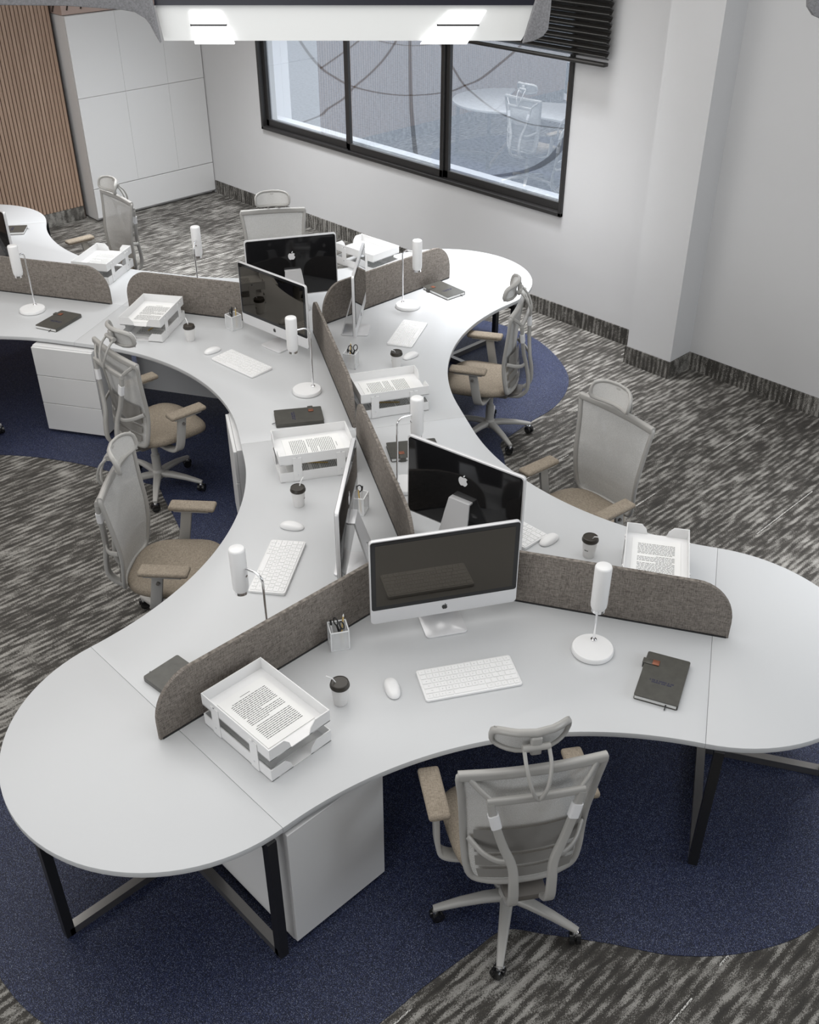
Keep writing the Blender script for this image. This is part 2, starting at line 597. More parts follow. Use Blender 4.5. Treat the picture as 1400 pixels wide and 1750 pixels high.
b = MB(); b.box((-3.6, 1.6, -0.05), (16, 12, 0.1)); struct(b.build('floor', M['carpet'], smooth=0))
b = MB(); b.box((-3.6, 1.6, CZ + 0.05), (16, 12, 0.1)); struct(b.build('ceiling', M['ceiling'], smooth=0))
WIN = (-9.765, -5.47, 0.95, 2.62)
b = MB()
for x0, x1, z0, z1 in wall_rects(-11.5, 4.4, 0, CZ, WIN):
    b.box(((x0 + x1) / 2, WY + 0.1, (z0 + z1) / 2), (x1 - x0, 0.2, z1 - z0))
struct(b.build('wall_back', M['wall'], smooth=0))
b = MB(); b.box((4.3, 1.6, CZ / 2), (0.2, 11.2, CZ)); struct(b.build('wall_right', M['wall'], smooth=0))
b = MB(); b.box((-3.6, -4.2, CZ / 2), (16, 0.2, CZ)); struct(b.build('wall_front', M['wall'], smooth=0))
b = MB(); b.box((WX - 0.33, 1.6, CZ / 2), (0.2, 11.2, CZ)); struct(b.build('wall_left', M['wall'], smooth=0))
b = MB(); b.box((-4.237, WY - 0.145, CZ / 2), (0.43, 0.29, CZ)); struct(b.build('wall_pier', M['wall'], smooth=0))

# wooden slat cladding over the left wall, left of the cupboard
b = MB()
b.box((WX - 0.115, 0.75, CZ / 2), (0.23, 9.5, CZ))
o = struct(b.build('trim_1', M['wooddark'], smooth=0))
b = MB()
y = 5.46
while y > -0.5:
    b.box((WX + 0.012, y, 0.15 + (CZ - 0.15) / 2), (0.024, 0.034, CZ - 0.15), bevel=0.004, seg=1)
    y -= 0.042
b.build('wood_slats', M['wood'], o, smooth=0)

# carpeted skirting
def skirt(name, c, s):
    b = MB(); b.box(c, s); return struct(b.build(name, M['carpet_up'], smooth=0))
skirt('baseboard_back', (-7.64, WY - 0.006, 0.075), (6.38, 0.012, 0.15))
skirt('baseboard_back', (0.14, WY - 0.006, 0.075), (8.3, 0.012, 0.15))
b = MB()
b.box((-4.237, WY - 0.296, 0.075), (0.454, 0.012, 0.15))
b.box((-4.016, WY - 0.145, 0.075), (0.012, 0.29, 0.15))
b.box((-4.458, WY - 0.145, 0.075), (0.012, 0.29, 0.15))
struct(b.build('baseboard_pier', M['carpet_up'], smooth=0))
skirt('baseboard_left', (WX + 0.013, 2.5, 0.075), (0.026, 5.95, 0.15))

# window
wn = struct(empty('window_1', ((WIN[0] + WIN[1]) / 2, WY, WIN[2])))
def wb(name, mat, boxes, bevel=0.004):
    b = MB()
    for x0, x1, y0, y1, z0, z1 in boxes:
        b.box(((x0 + x1) / 2 - wn.location.x, (y0 + y1) / 2 - wn.location.y, (z0 + z1) / 2 - wn.location.z), (abs(x1 - x0), abs(y1 - y0), abs(z1 - z0)), bevel=bevel, seg=1)
    return b.build(name, mat, wn, smooth=0)
X0, X1, Z0, Z1 = WIN
wb('window_frame', M['frame'], [(X0, X1, WY - 0.03, WY + 0.10, Z0, Z0 + 0.035), (X0, X1, WY - 0.03, WY + 0.10, Z1 - 0.035, Z1),
                                (X0, X0 + 0.035, WY - 0.03, WY + 0.10, Z0, Z1), (X1 - 0.035, X1, WY - 0.03, WY + 0.10, Z0, Z1)])
mul = [-8.33, -6.945]
xs = [X0 + 0.035] + mul + [X1 - 0.035]
for i in range(3):
    a, c = xs[i] + (0.0 if i == 0 else 0.001), xs[i + 1] - (0.0 if i == 2 else 0.001)
    yy = WY + (0.045 if i != 1 else 0.02)
    sash = wb('sash', M['frame'], [(a, c, yy - 0.02, yy + 0.02, Z0 + 0.035, Z0 + 0.105), (a, c, yy - 0.02, yy + 0.02, Z1 - 0.1, Z1 - 0.035),
                                   (a, a + 0.045, yy - 0.02, yy + 0.02, Z0 + 0.035, Z1 - 0.035), (c - 0.045, c, yy - 0.02, yy + 0.02, Z0 + 0.035, Z1 - 0.035)])
    pb = MB()
    pb.box(((a + c) / 2 - wn.location.x, yy - WY, (Z0 + Z1) / 2 - Z0), (c - a - 0.08, 0.006, Z1 - Z0 - 0.18))
    pb.build('pane', M['glass'], sash, smooth=0)
hb = MB(); hb.box((X1 - 0.055 - wn.location.x, 0.015, 1.03), (0.022, 0.022, 0.16), bevel=0.008)
tag(hb.build('window_handle', M['brass'], wn), 'brass window handle')

# exterior: white sill, pier and the paved court
b = MB(); b.box((-7.6, WY + 0.265, 0.98), (4.6, 0.12, 0.07)); struct(b.build('trim_2', M['outwhite'], smooth=0))
b = MB(); b.box((-10.5, WY + 0.44, 1.4), (1.0, 0.30, 4.8)); struct(b.build('wall_exterior', M['outwhite'], smooth=0))
b = MB(); b.box((-14, 34, -1.05), (70, 53, 0.1)); struct(b.build('court_ground', M['plaza'], smooth=0))
def joint_ring(cx, cy, r, wd, a0=180, a1=360, n=90):
    pts = [(cx + r * cos(rad(a0 + (a1 - a0) * i / n)), cy + r * sin(rad(a0 + (a1 - a0) * i / n))) for i in range(n + 1)]
    return pts
jb = MB()
def ribbon(pts, wd, z=-0.996):
    vs, fs = [], []
    for i, p in enumerate(pts):
        a = Vector(pts[max(0, i - 1)]); c = Vector(pts[min(len(pts) - 1, i + 1)])
        t = (c - a).normalized(); s = Vector((-t.y, t.x)) * wd / 2
        for k in (-1, 1):
            vs.append((p[0] + s.x * k, p[1] + s.y * k, z))
    for i in range(len(pts) - 1):
        fs.append((2 * i, 2 * i + 1, 2 * i + 3, 2 * i + 2))
    jb.add(vs, fs)
J_LINES = [
    ([(-25.1, 19.6), (-22.08, 17.66), (-19.94, 16.39), (-18.93, 15.93), (-17.92, 15.57), (-16.97, 15.56), (-16.35, 15.88), (-16.05, 16.67), (-16.23, 17.4), (-16.45, 18.11), (-17.18, 19.51), (-18.3, 21.54), (-19.24, 22.97)], 0.075),
    ([(-22.66, 21.71), (-20.74, 19.49), (-19.44, 17.89), (-18.44, 16.52), (-17.75, 15.49), (-17.14, 14.69), (-16.66, 13.84), (-16.35, 13.39), (-16.11, 12.64), (-15.87, 11.89)], 0.06),
    ([(-21.05, 21.36), (-18.88, 19.51), (-17.62, 18.48), (-16.33, 17.45), (-15.32, 16.79), (-14.26, 16.17), (-13.47, 15.88), (-12.9, 15.82), (-12.14, 16.1)], 0.05),
    ([(-22.9, 22.17), (-18.23, 17.66), (-16.09, 15.61), (-14.83, 14.42), (-12.81, 12.56), (-11.8, 11.74)], 0.075),
    ([(-12.4, 11.3), (-11.53, 12.21), (-11.22, 12.72), (-11.04, 13.38), (-11.18, 14.08), (-11.51, 14.81), (-12.13, 15.91)], 0.14),
    ([(-19.83, 16.31), (-20.58, 17.44), (-21.37, 18.61), (-22.37, 20.01)], 0.06),
    ([(-23.33, 20.34), (-21.69, 19.71), (-20.45, 19.79), (-20.16, 20.79), (-20.45, 21.98)], 0.06)]
for jp, jw in J_LINES:
    ribbon([tuple(p) for p in catmull([(x, y) for x, y in jp], 5)], jw)
struct(jb.build('court_joints', M['joint'], smooth=0))

# black venetian blind, lowered part way, to the right of the pendant
bl = empty('venetian_blind', (-7.55, WY - 0.09, 2.24))
tag(bl, 'black horizontal slat blind hanging half raised in front of the window', 'blind')
b = MB()
z = 0.06
while z < 1.0:
    b.box((0, 0, z), (4.9, 0.06, 0.006), rot=(rad(-28), 0, 0))
    b.box((0, 0.012, z + 0.02), (4.9, 0.03, 0.004), rot=(rad(50), 0, 0))
    z += 0.05
b.build('slats', M['blind'], bl, smooth=0)
b = MB(); b.box((0, 0, 0.012), (4.9, 0.06, 0.028), bevel=0.006); b.build('bottom_rail', M['blind'], bl)
b = MB(); b.box((0, 0.02, 1.04), (4.9, 0.09, 0.08), bevel=0.006); b.build('head_rail', M['blind'], bl)

# tall white cupboard
cb = empty('tall_cupboard', (-10.96, 6.33, 0))
tag(cb, 'tall white handleless cupboard in the corner beside the window wall', 'cupboard')
CY0, CY1 = 5.53 - 6.33, 7.15 - 6.33
b = MB(); b.box((-0.06, (CY0 + CY1) / 2, 0.02 + 1.065), (0.30, CY1 - CY0, 2.13)); b.box((-0.07, (CY0 + CY1) / 2, 0.01), (0.26, CY1 - CY0 - 0.03, 0.02))
b.build('body', M['pedestal'], cb, smooth=0)
ys = [CY0, 6.11 - 6.33, 6.665 - 6.33, CY1]
for i in range(3):
    for z0, z1 in ((0.37, 1.335), (1.339, 2.148)):
        d = MB(); d.box((0.105, (ys[i] + ys[i + 1]) / 2, (z0 + z1) / 2), (0.02, ys[i + 1] - ys[i] - 0.0018, z1 - z0), bevel=0.0015, seg=1)
        d.build('door', M['pedestal'], cb, smooth=0)
d = MB(); d.box((0.105, (CY0 + CY1) / 2, 0.20), (0.022, CY1 - CY0, 0.325), bevel=0.002, seg=1); d.build('drawer', M['pedestal'], cb, smooth=0)
# wooden bulkhead above the cupboard
b = MB(); b.box((-11.06, 6.33, 2.155 + (CZ - 2.155) / 2), (0.38, 1.62, CZ - 2.16)); o = struct(b.build('trim_3', plain('rose_wood_panel', (0.42, 0.32, 0.28), 0.5, noise=0.08, nscale=8), smooth=0))
b = MB()
for i in range(14):
    y0 = 5.58 + i * 0.16
    b.beam((-10.868, y0 - 0.16, 2.2), (-10.868, y0 + 0.25, 3.3), 0.012, 0.018, upv=(1, 0, 0))
b.build('dark_grooves', M['wooddark'], o, smooth=0)

# ------------------------------------------------------------------ desk cluster layout
def pol(J, ang, u, v=0.0):
    a = rad(ang)
    return Vector((J[0] + u * cos(a) - v * sin(a), J[1] + u * sin(a) + v * cos(a)))
J1 = Vector((-2.825, 2.80))
J2 = pol(J1, 150, 3.12)
J3 = pol(J2, 210, 3.12)
DZ = 0.745

# blue carpet area following the desks
END = [(0.89, 1.225), (1.15, 1.195), (1.42, 1.175), (1.7, 1.08), (1.956, 0.9), (2.17, 0.6), (2.307, 0.274), (2.34, 0)]
def arm_end(J, a):
    return [pol(J, a, u, -v) for u, v in END] + [pol(J, a, u, v) for u, v in END[::-1][1:]]
def notch(J, a):
    return [pol(J, a, 1.445)]
def cross_cw(J, a):
    return [pol(J, a, u, -v) for u, v in ((0.89, 1.215), (1.25, 1.14), (1.56, 1.12))]
def cross_ccw(J, a):
    return [pol(J, a, u, v) for u, v in ((1.25, 1.14), (0.89, 1.215))]
pts = (notch(J1, -30) + arm_end(J1, 30) + notch(J1, 90) + cross_cw(J1, 150) + cross_ccw(J2, 330) + notch(J2, 30) + arm_end(J2, 90)
       + notch(J2, 150) + cross_cw(J2, 210) + cross_ccw(J3, 30) + notch(J3, 90) + arm_end(J3, 150) + notch(J3, 210) + arm_end(J3, 270)
       + notch(J3, 330) + cross_cw(J3, 30) + cross_ccw(J2, 210) + notch(J2, 270) + cross_cw(J2, 330) + cross_ccw(J1, 150) + notch(J1, 210) + arm_end(J1, 270))
poly = [(p.x, p.y) for p in catmull(pts, 5, closed=True)]
b = MB(); b.prism(poly, 0.0, 0.004)
tag(b.build('carpet_inlay', M['blue'], smooth=0), 'navy blue speckled carpet area with a wavy edge under the desks', 'carpet')

# worktop shapes (local: bisector along +x)
def station_poly(Up, Um):
    ap = Vector((cos(rad(60)), sin(rad(60)))); npv = Vector((ap.y, -ap.x))
    am = Vector((ap.x, -ap.y)); nm = Vector((-am.y, am.x))
    g = 0.0007
    P = [Vector((2 * g, 0))]
    P.append(am * (Um - g) + nm * g)
    P.append(am * (Um - g) + nm * 0.7)
    c = Vector((2.796, 0)); R = 1.721
    s = am * 1.4 + nm * 0.7 - c
    a0 = math.atan2(s.y, s.x) % (2 * pi)
    a1 = 2 * pi - a0
    for i in range(41):
        a = a0 + (a1 - a0) * i / 40
        q = c + Vector((R * cos(a), R * sin(a)))
        if i == 0 and Um < 1.45: continue
        if i == 40 and Up < 1.45: continue
        P.append(q)
    P.append(ap * (Up - g) + npv * 0.7)
    P.append(ap * (Up - g) + npv * g)
    return [(p.x, p.y) for p in P]

def leg_bar(bm, a, c, sz=0.04):
    bm.beam(a, c, sz, sz)

def make_station(J, bis, Up, Um, label, modesty=()):
    t = empty('workstation_desk', (J.x, J.y, 0), rad(bis))
    tag(t, label, 'desk', 'worktops of the wavy desk cluster')
    b = MB(); b.prism(station_poly(Up, Um), DZ - 0.027, DZ, bevel=0.0012)
    b.build('worktop', M['desk'], t, smooth=30)
    # centre post near the hub
    b = MB(); p = (0.16, 0.0)
    b.beam((p[0], p[1], 0.005), (p[0], p[1], DZ - 0.027), 0.05, 0.05)
    b.build('leg', M['black'], t, smooth=0)
    for s in modesty:
        a = rad(60 * s)
        b = MB()
        off = 0.015
        ca, sa = cos(a), sin(a)
        nx, ny = (sa, -ca) if s > 0 else (-sa, ca)
        b.beam((0.30 * ca + off * nx, 0.30 * sa + off * ny, 0.385), (1.50 * ca + off * nx, 1.50 * sa + off * ny, 0.385), 0.016, 0.66)
        b.build('modesty_panel', M['pedestal'], t, smooth=0)
    return t

make_station(J1, -30, 1.4, 1.4, 'nearest white curved desk section with the front-most keyboard and mouse on it')
make_station(J1, 210, 1.4, 1.56, 'white curved desk section left of the long spine, behind the front left screen', modesty=(-1,))
make_station(J1, 90, 1.56, 1.4, 'white curved desk section on the right holding the black-backed monitor in the middle')
make_station(J2, 270, 1.56, 1.56, 'white curved desk section around the two left chairs, facing the drawer unit', modesty=(-1,))
make_station(J2, 30, 1.4, 1.56, 'white curved desk section in the upper right, reaching the brightly lit far end')
make_station(J2, 150, 1.56, 1.4, 'white curved desk section behind the far monitor, mostly hidden by brown screens')
make_station(J3, -30, 1.56, 1.4, 'white curved desk section at the left edge with a lamp and dark notebook')
make_station(J3, 90, 1.4, 1.56, 'white curved desk section at the upper left in front of the wooden slat wall')

def make_lobe(J, ang, label, legs=True):
    t = empty('desk_end_section', (J.x, J.y, 0), rad(ang))
    tag(t, label, 'desk end', 'rounded desk ends')
    g = 0.0007
    P = [(1.4 + g, -0.7)] + [(1.4 + 0.7 * cos(rad(a)), 0.7 * sin(rad(a))) for a in range(-86, 87, 4)] + [(1.4 + g, 0.7)]
    b = MB(); b.prism(P, DZ - 0.027, DZ, bevel=0.0012)
    b.build('worktop', M['desk'], t, smooth=30)
    b = MB(); k = 0.02
    z0, z1 = 0.005 + k, DZ - 0.027 - k
    b.beam((1.46, -0.68, z1), (1.46, 0.68, z1), 0.04, 0.04)
    b.beam((1.46, -0.02, z1), (2.02, -0.0, z1), 0.04, 0.04)
    b.build('top_rail', M['black'], t, smooth=0)
    b = MB()
    b.beam((1.46, -0.69, z0), (1.46, 0.69, z0), 0.04, 0.04)
    b.build('floor_rail', M['rail'], t, smooth=0)
    b = MB()
    b.beam((1.48, 0, z0), (2.04, 0, z0), 0.04, 0.04)
    b.build('floor_rail', M['rail'], t, smooth=0)
    for p in ((1.46, -0.69), (1.46, 0.69), (2.04, 0)):
        b = MB(); b.beam((p[0], p[1], 0.005), (p[0], p[1], DZ - 0.027), 0.04, 0.04, upv=(1, 0, 0)); b.build('leg', M['black'], t, smooth=0)
    return t
make_lobe(J1, 270, 'big rounded white desk end at the lower left corner')
make_lobe(J1, 30, 'rounded white desk end cut off by the right edge of the photo')
make_lobe(J2, 90, 'brightly lit rounded white desk end below the window')
make_lobe(J3, 150, 'rounded white desk end in front of the wooden slat wall')

# fabric screens
def make_panel(J, ang, u0, u1, label):
    L = u1 - u0; h = 0.29; R = 0.2
    pts = [(0, 0), (L, 0)]
    for i in range(11):
        a = rad(90 * i / 10); pts.append((L - R * 0.9 + R * 0.9 * cos(a), h - R + R * sin(a)))
    for i in range(11):
        a = rad(90 + 90 * i / 10); pts.append((R * 0.9 + R * 0.9 * cos(a), h - R + R * sin(a)))
    b = MB(); b.prism(pts, -0.010, 0.010, bevel=0.003)
    b.v = [(x, z, y) for x, y, z in b.v]
    q = pol(J, ang, u0)
    t = empty('desk_screen', (q.x, q.y, DZ), rad(ang))
    tag(t, label, 'desk screen', 'fabric desk screens')
    b.build('fabric_panel', M['fabric'], t, smooth=30)
    b = MB(); b.box((L / 2, 0, 0.004), (L - 0.02, 0.026, 0.008)); tag(b.build('base_strip', M['black'], t, smooth=0), 'thin black strip along the foot')
    return t
make_panel(J1, 270, 0.08, 1.485, 'brown grey fabric screen in the left foreground beside the nearest paper tray')
make_panel(J1, 30, 0.08, 1.47, 'brown grey fabric screen running right behind the nearest table lamp')
make_panel(J1, 150, 0.10, 1.49, 'brown fabric screen of the spine, the nearer one, ending behind the nearest monitor')
make_panel(J2, 330, 0.06, 1.53, 'brown fabric screen of the spine, the farther one, beside the middle table lamp')
make_panel(J2, 210, 0.06, 1.50, 'brown fabric screen behind the left paper tray and pen pot')
make_panel(J3, 30, 0.10, 1.47, 'brown fabric screen at the left edge behind the lamp and notebook')
make_panel(J2, 90, 0.10, 1.435, 'grey fabric screen behind the far right lamp, pointing to the window')

# drawer pedestals
def make_pedestal(c, ang, size, label, drawers=3):
    """front faces local +x"""
    dx, dy, h = size
    t = empty('drawer_pedestal', (c[0], c[1], 0), rad(ang))
    tag(t, label, 'drawer unit', 'white under-desk pedestals')
    b = MB(); b.box((-0.01, 0, 0.02 + (h - 0.02) / 2), (dx - 0.02, dy, h - 0.02), bevel=0.002, seg=1); b.box((-0.01, 0, 0.014), (dx - 0.06, dy - 0.04, 0.02)); b.build('body', M['pedestal'], t, smooth=0)
    n = drawers
    hh = (h - 0.03) / n
    for i in range(n):
        b = MB(); b.box((dx / 2 - 0.009, 0, 0.025 + hh * (i + 0.5)), (0.02, dy, hh - 0.004), bevel=0.002, seg=1)
        b.build('drawer' if n > 1 else 'door', M['pedestal'], t, smooth=0)
    return t
make_pedestal((-2.385, 1.655), 0, (0.53, 0.49, 0.70), 'white pedestal with one flat front under the nearest desk', 1)
q1, q2 = Vector((-6.770, 2.755)), Vector((-6.365, 3.007))
dn = (q2 - q1).normalized(); nn = Vector((dn.y, -dn.x))
qc = (q1 + q2) / 2 - nn * 0.27
make_pedestal((qc.x, qc.y), math.degrees(math.atan2(nn.y, nn.x)), (0.54, (q2 - q1).length, 0.705), 'white three-drawer pedestal under the left desk beside a rolling chair')
qc = pol(J1, 150, 1.80, 0.75 - 0.27)
make_pedestal((qc.x, qc.y), 240, (0.54, 0.49, 0.705), 'white pedestal peeking out under the desk edge beside the middle left chair')

# ------------------------------------------------------------------ office chair
def ring_path(pts3, n=4):
    return catmull(pts3, n, closed=True)

def make_chair():
    t = empty('office_chair')
    ch = M['chair']
    # star base
    star = empty('star_base'); star.parent = t
    hub = MB()
    hub.lathe([(0.028, 0.075), (0.042, 0.085), (0.045, 0.115), (0.036, 0.14), (0.030, 0.145)], 20)
    for k in range(5):
        a = rad(72 * k)
        path = [Vector((r * cos(a), r * sin(a), z)) for r, z in ((0.02, 0.110), (0.10, 0.112), (0.20, 0.100), (0.28, 0.083), (0.315, 0.076))]
        sec = rrect(0.056, 0.034, 0.014, 3)
        hub.sweep(path, sec, scales=[(1.0, 1.2), (0.9, 1.1), (0.75, 0.95), (0.6, 0.8), (0.5, 0.6)])
    me = hub.build('star_base', ch, t)
    bpy.data.objects.remove(star)
    me.name = 'star_base'
    for k in range(5):
        a = rad(72 * k)
        c = MB()
        p = Vector((0.305 * cos(a), 0.305 * sin(a), 0.029))
        cc = MB()
        for s in (-1, 1):
            cc.cyl((s * 0.014, 0.006, 0), 0.027, 0.018, 16, 'X')
        cc.box((0, -0.002, 0.012), (0.014, 0.05, 0.03), bevel=0.004)
        m4 = Matrix.Translation(p) @ Matrix.Rotation(a + 0.9 * k, 4, 'Z')
        cc.v = [tuple(m4 @ Vector(v)) for v in cc.v]
        co = cc.build('caster', M['blackgloss'], me)
        st = MB(); st.cyl((p.x, p.y, 0.062), 0.008, 0.03, 10); st.cyl((p.x, p.y, 0.056), 0.014, 0.008, 12)
        st.build('caster_stem', M['chrome'], me)
    # column
    b = MB(); b.lathe([(0.030, 0.13), (0.030, 0.26), (0.022, 0.265), (0.022, 0.39)], 20); b.build('gas_column', ch, t)
    # mechanism
    b = MB(); b.box((0, 0.0, 0.395), (0.20, 0.28, 0.05), bevel=0.015); b.box((0, -0.17, 0.40), (0.17, 0.12, 0.035), bevel=0.012)
    b.cyl((0.16, 0.10, 0.395), 0.009, 0.14, 10, 'X'); b.cyl((-0.15, 0.06, 0.395), 0.009, 0.12, 10, 'X')
    b.build('tilt_mechanism', M['mech'], t)
    # seat cushion
    def seat_ring(f, zt, zb):
        pass
    bm = bmesh.new()
    nu, nv = 22, 22
    SEATY = 0.085
    def outl(a, k=1.0):
        e = 0.62
        c_, s_ = cos(a), sin(a)
        x = 0.25 * math.copysign(abs(c_) ** e, c_)
        y = 0.255 * math.copysign(abs(s_) ** e, s_)
        x *= 1.0 + 0.06 * (y / 0.255)
        return x * k, y * k + SEATY
    def topz(x, y):
        z = 0.487 - 0.35 * max(0, (y - 0.19)) ** 1.6 * 1.4 + 0.10 * x * x - 0.02 * max(0, 1 - ((x / 0.16) ** 2 + ((y - 0.03) / 0.2) ** 2))
        return z
    sb = MB()
    nA = 40
    rings = [(0.0, 0), (0.3, 0), (0.55, 0), (0.75, 0), (0.9, -0.003), (0.965, -0.010), (0.995, -0.022), (1.0, -0.036), (0.985, -0.050), (0.93, -0.058), (0.5, -0.060)]
    vs, fs = [], []
    for k, dz in rings:
        for i in range(nA):
            x, y = outl(2 * pi * i / nA, max(k, 0.001))
            zz = topz(*outl(2 * pi * i / nA, min(k, 0.97) if k > 0 else 0.001)) + dz
            vs.append((x, y, zz))
    for j in range(len(rings) - 1):
        for i in range(nA):
            k2 = (i + 1) % nA
            fs.append((j * nA + i, j * nA + k2, (j + 1) * nA + k2, (j + 1) * nA + i))
    fs.append(tuple((len(rings) - 1) * nA + i for i in range(nA)))
    sb.add(vs, fs)
    bm.free()
    sb.build('seat', M['seat'], t, smooth=60)
    b = MB(); b.prism([(x * 0.82, (y - 0.085) * 0.82 + 0.075) for x, y in [outl(2 * pi * i / 28) for i in range(28)]], 0.417, 0.432); b.build('seat_pan', M['mech'], t)
    # arms
    for s in (-1, 1):
        path = catmull([(s * 0.10, 0.0, 0.395), (s * 0.20, 0.015, 0.392), (s * 0.275, 0.03, 0.405), (s * 0.297, 0.045, 0.45), (s * 0.300, 0.065, 0.56), (s * 0.300, 0.080, 0.648)], 5)
        arm = MB(); arm.sweep(path, rrect(0.062, 0.022, 0.008, 2), fixed_side=(0, 1, 0)); ao = arm.build('armrest_support', ch, t)
        pad = MB(); pad.box((s * 0.300, 0.115, 0.668), (0.088, 0.262, 0.030), bevel=0.013, seg=3)
        po = pad.build('armrest_pad', M['seat'], t)
        sh = MB(); sh.box((s * 0.300, 0.110, 0.650), (0.070, 0.20, 0.012), bevel=0.004, seg=1); sh.build('pad_plate', ch, po)
        kb = MB(); kb.cyl((s * 0.317, 0.08, 0.60), 0.010, 0.012, 12, 'X'); kb.build('height_button', M['mech'], ao)
    # backrest profile
    zs = [0.458, 0.485, 0.55, 0.645, 0.735, 0.84, 0.95, 1.04, 1.065]
    hw = [0.178, 0.206, 0.224, 0.232, 0.238, 0.246, 0.256, 0.268, 0.268]
    yc = [-0.185, -0.180, -0.170, -0.158, -0.158, -0.166, -0.172, -0.175, -0.176]
    def interp(z, arr):
        for i in range(len(zs) - 1):
            if z <= zs[i + 1]:
                f = (z - zs[i]) / (zs[i + 1] - zs[i]); return arr[i] * (1 - f) + arr[i + 1] * f
        return arr[-1]
    def bp(u, z):
        """u in -1..1 across; the sides wrap forward a little"""
        return Vector((u * interp(z, hw), interp(z, yc) + 0.035 * u * u * (1 - 0.5 * max(0, (z - 0.78) / 0.28)), z))
    net = MB(); net.grid(lambda a, c: bp(-1 + 2 * a, 0.458 + 0.607 * c), 14, 22); net.build('net_back', M['net'], t, smooth=60)
    loop = [bp(-1, z) for z in (0.485, 0.55, 0.645, 0.735, 0.84, 0.95, 1.02, 1.055)] + [bp(u, 1.068) for u in (-0.95, -0.6, 0, 0.6, 0.95)] + [bp(1, z) for z in (1.055, 1.02, 0.95, 0.84, 0.735, 0.645, 0.55, 0.485)] + [bp(u, 0.460) for u in (0.9, 0.4, -0.4, -0.9)]
    fr = MB(); fr.sweep(catmull(loop, 3, closed=True), [(0.012 * cos(2 * pi * i / 10), 0.015 * sin(2 * pi * i / 10)) for i in range(10)], closed=True)
    tb = [bp(u, 1.064) for u in (-1.02, -0.5, 0, 0.5, 1.02)]
    fr.sweep(catmull(tb, 3), rrect(0.030, 0.042, 0.011, 3))
    fr.build('back_frame', ch, t, smooth=60)
    # lumbar band behind the net
    lb = MB()
    for z0, z1 in ((0.50, 0.545), (0.562, 0.612), (0.63, 0.76)):
        lb.grid(lambda a, c, z0=z0, z1=z1: bp(-0.86 + 1.72 * a, z0 + (z1 - z0) * c) + Vector((0, -0.02, 0)), 12, 4)
    lb.build('lumbar_support', M['lumbar'], t, smooth=60)
    # rear yoke
    yk = MB()
    for s in (-1, 1):
        path = catmull([(s * 0.055, -0.12, 0.385), (s * 0.068, -0.22, 0.40), (s * 0.072, -0.275, 0.46), (s * 0.074, -0.275, 0.56), (s * 0.080, -0.258, 0.65), (s * 0.118, -0.240, 0.76), (s * 0.150, -0.229, 0.88), (s * 0.168, -0.222, 0.975)], 5)
        yk.sweep(path, rrect(0.046, 0.024, 0.009, 3), fixed_side=(1, 0, 0), scales=[(1.0 - 0.35 * i / (len(path) - 1), 1.0) for i in range(len(path))])
        br = catmull([(s * 0.085, -0.250, 0.67), (s * 0.13, -0.235, 0.665), (s * 0.18, -0.200, 0.68), (s * 0.222, -0.140, 0.705)], 4)
        yk.sweep(br, rrect(0.012, 0.026, 0.005, 2))
    yk.sweep(catmull([(-0.18, -0.220, 0.98), (-0.09, -0.224, 0.98), (0, -0.226, 0.98), (0.09, -0.224, 0.98), (0.18, -0.220, 0.98)], 3), rrect(0.022, 0.034, 0.008, 3))
    for s in (-1, 1):
        yk.sweep([(s * 0.16, -0.220, 0.98), (s * 0.20, -0.198, 1.02), (s * 0.235, -0.168, 1.055)], rrect(0.014, 0.022, 0.005, 2))
    yo = yk.build('back_yoke', ch, t, smooth=60)
    for s in (-1, 1):
        sl = MB(); sl.sweep([(s * 0.143, -0.2315, 0.855), (s * 0.157, -0.2265, 0.92)], rrect(0.040, 0.030, 0.008, 3), fixed_side=(1, 0, 0))
        tag(sl.build('yoke_sleeve', M['chair_light'], yo), 'pale sleeve on the back yoke')
    # headrest
    def hp(u, v):
        """u across -1..1, v up -1..1"""
        return Vector((0.142 * u, -0.150 + 0.060 * abs(u) ** 2.2 - 0.012 * v, 1.180 + 0.055 * v))
    hr = MB()
    ringp = []
    for i in range(28):
        a = 2 * pi * i / 28
        e = 0.55
        ringp.append(hp(math.copysign(abs(cos(a)) ** e, cos(a)), math.copysign(abs(sin(a)) ** e, sin(a))))
    hr.sweep(ringp, [(0.009 * cos(2 * pi * i / 10), 0.015 * sin(2 * pi * i / 10)) for i in range(10)], closed=True)
    ho = hr.build('headrest_frame', ch, t, smooth=60)
    hn = MB(); hn.grid(lambda a, c: hp(-0.97 + 1.94 * a, -0.97 + 1.94 * c) + Vector((0, 0.004, 0)), 14, 5); hn.build('headrest_net', M['head_net'], ho, smooth=60)
    br = MB()
    path = catmull([(-0.045, -0.178, 1.173), (-0.044, -0.222, 1.125), (-0.028, -0.252, 1.05), (0, -0.248, 0.990), (0.028, -0.252, 1.05), (0.044, -0.222, 1.125), (0.045, -0.178, 1.173)], 5)
    br.tube(path, 0.0075, 8)
    br.cyl((0, -0.172, 1.176), 0.014, 0.10, 12, 'X')
    br.box((0, -0.165, 1.180), (0.042, 0.026, 0.085), bevel=0.008)
    br.build('headrest_bracket', ch, t, smooth=60)
    return t

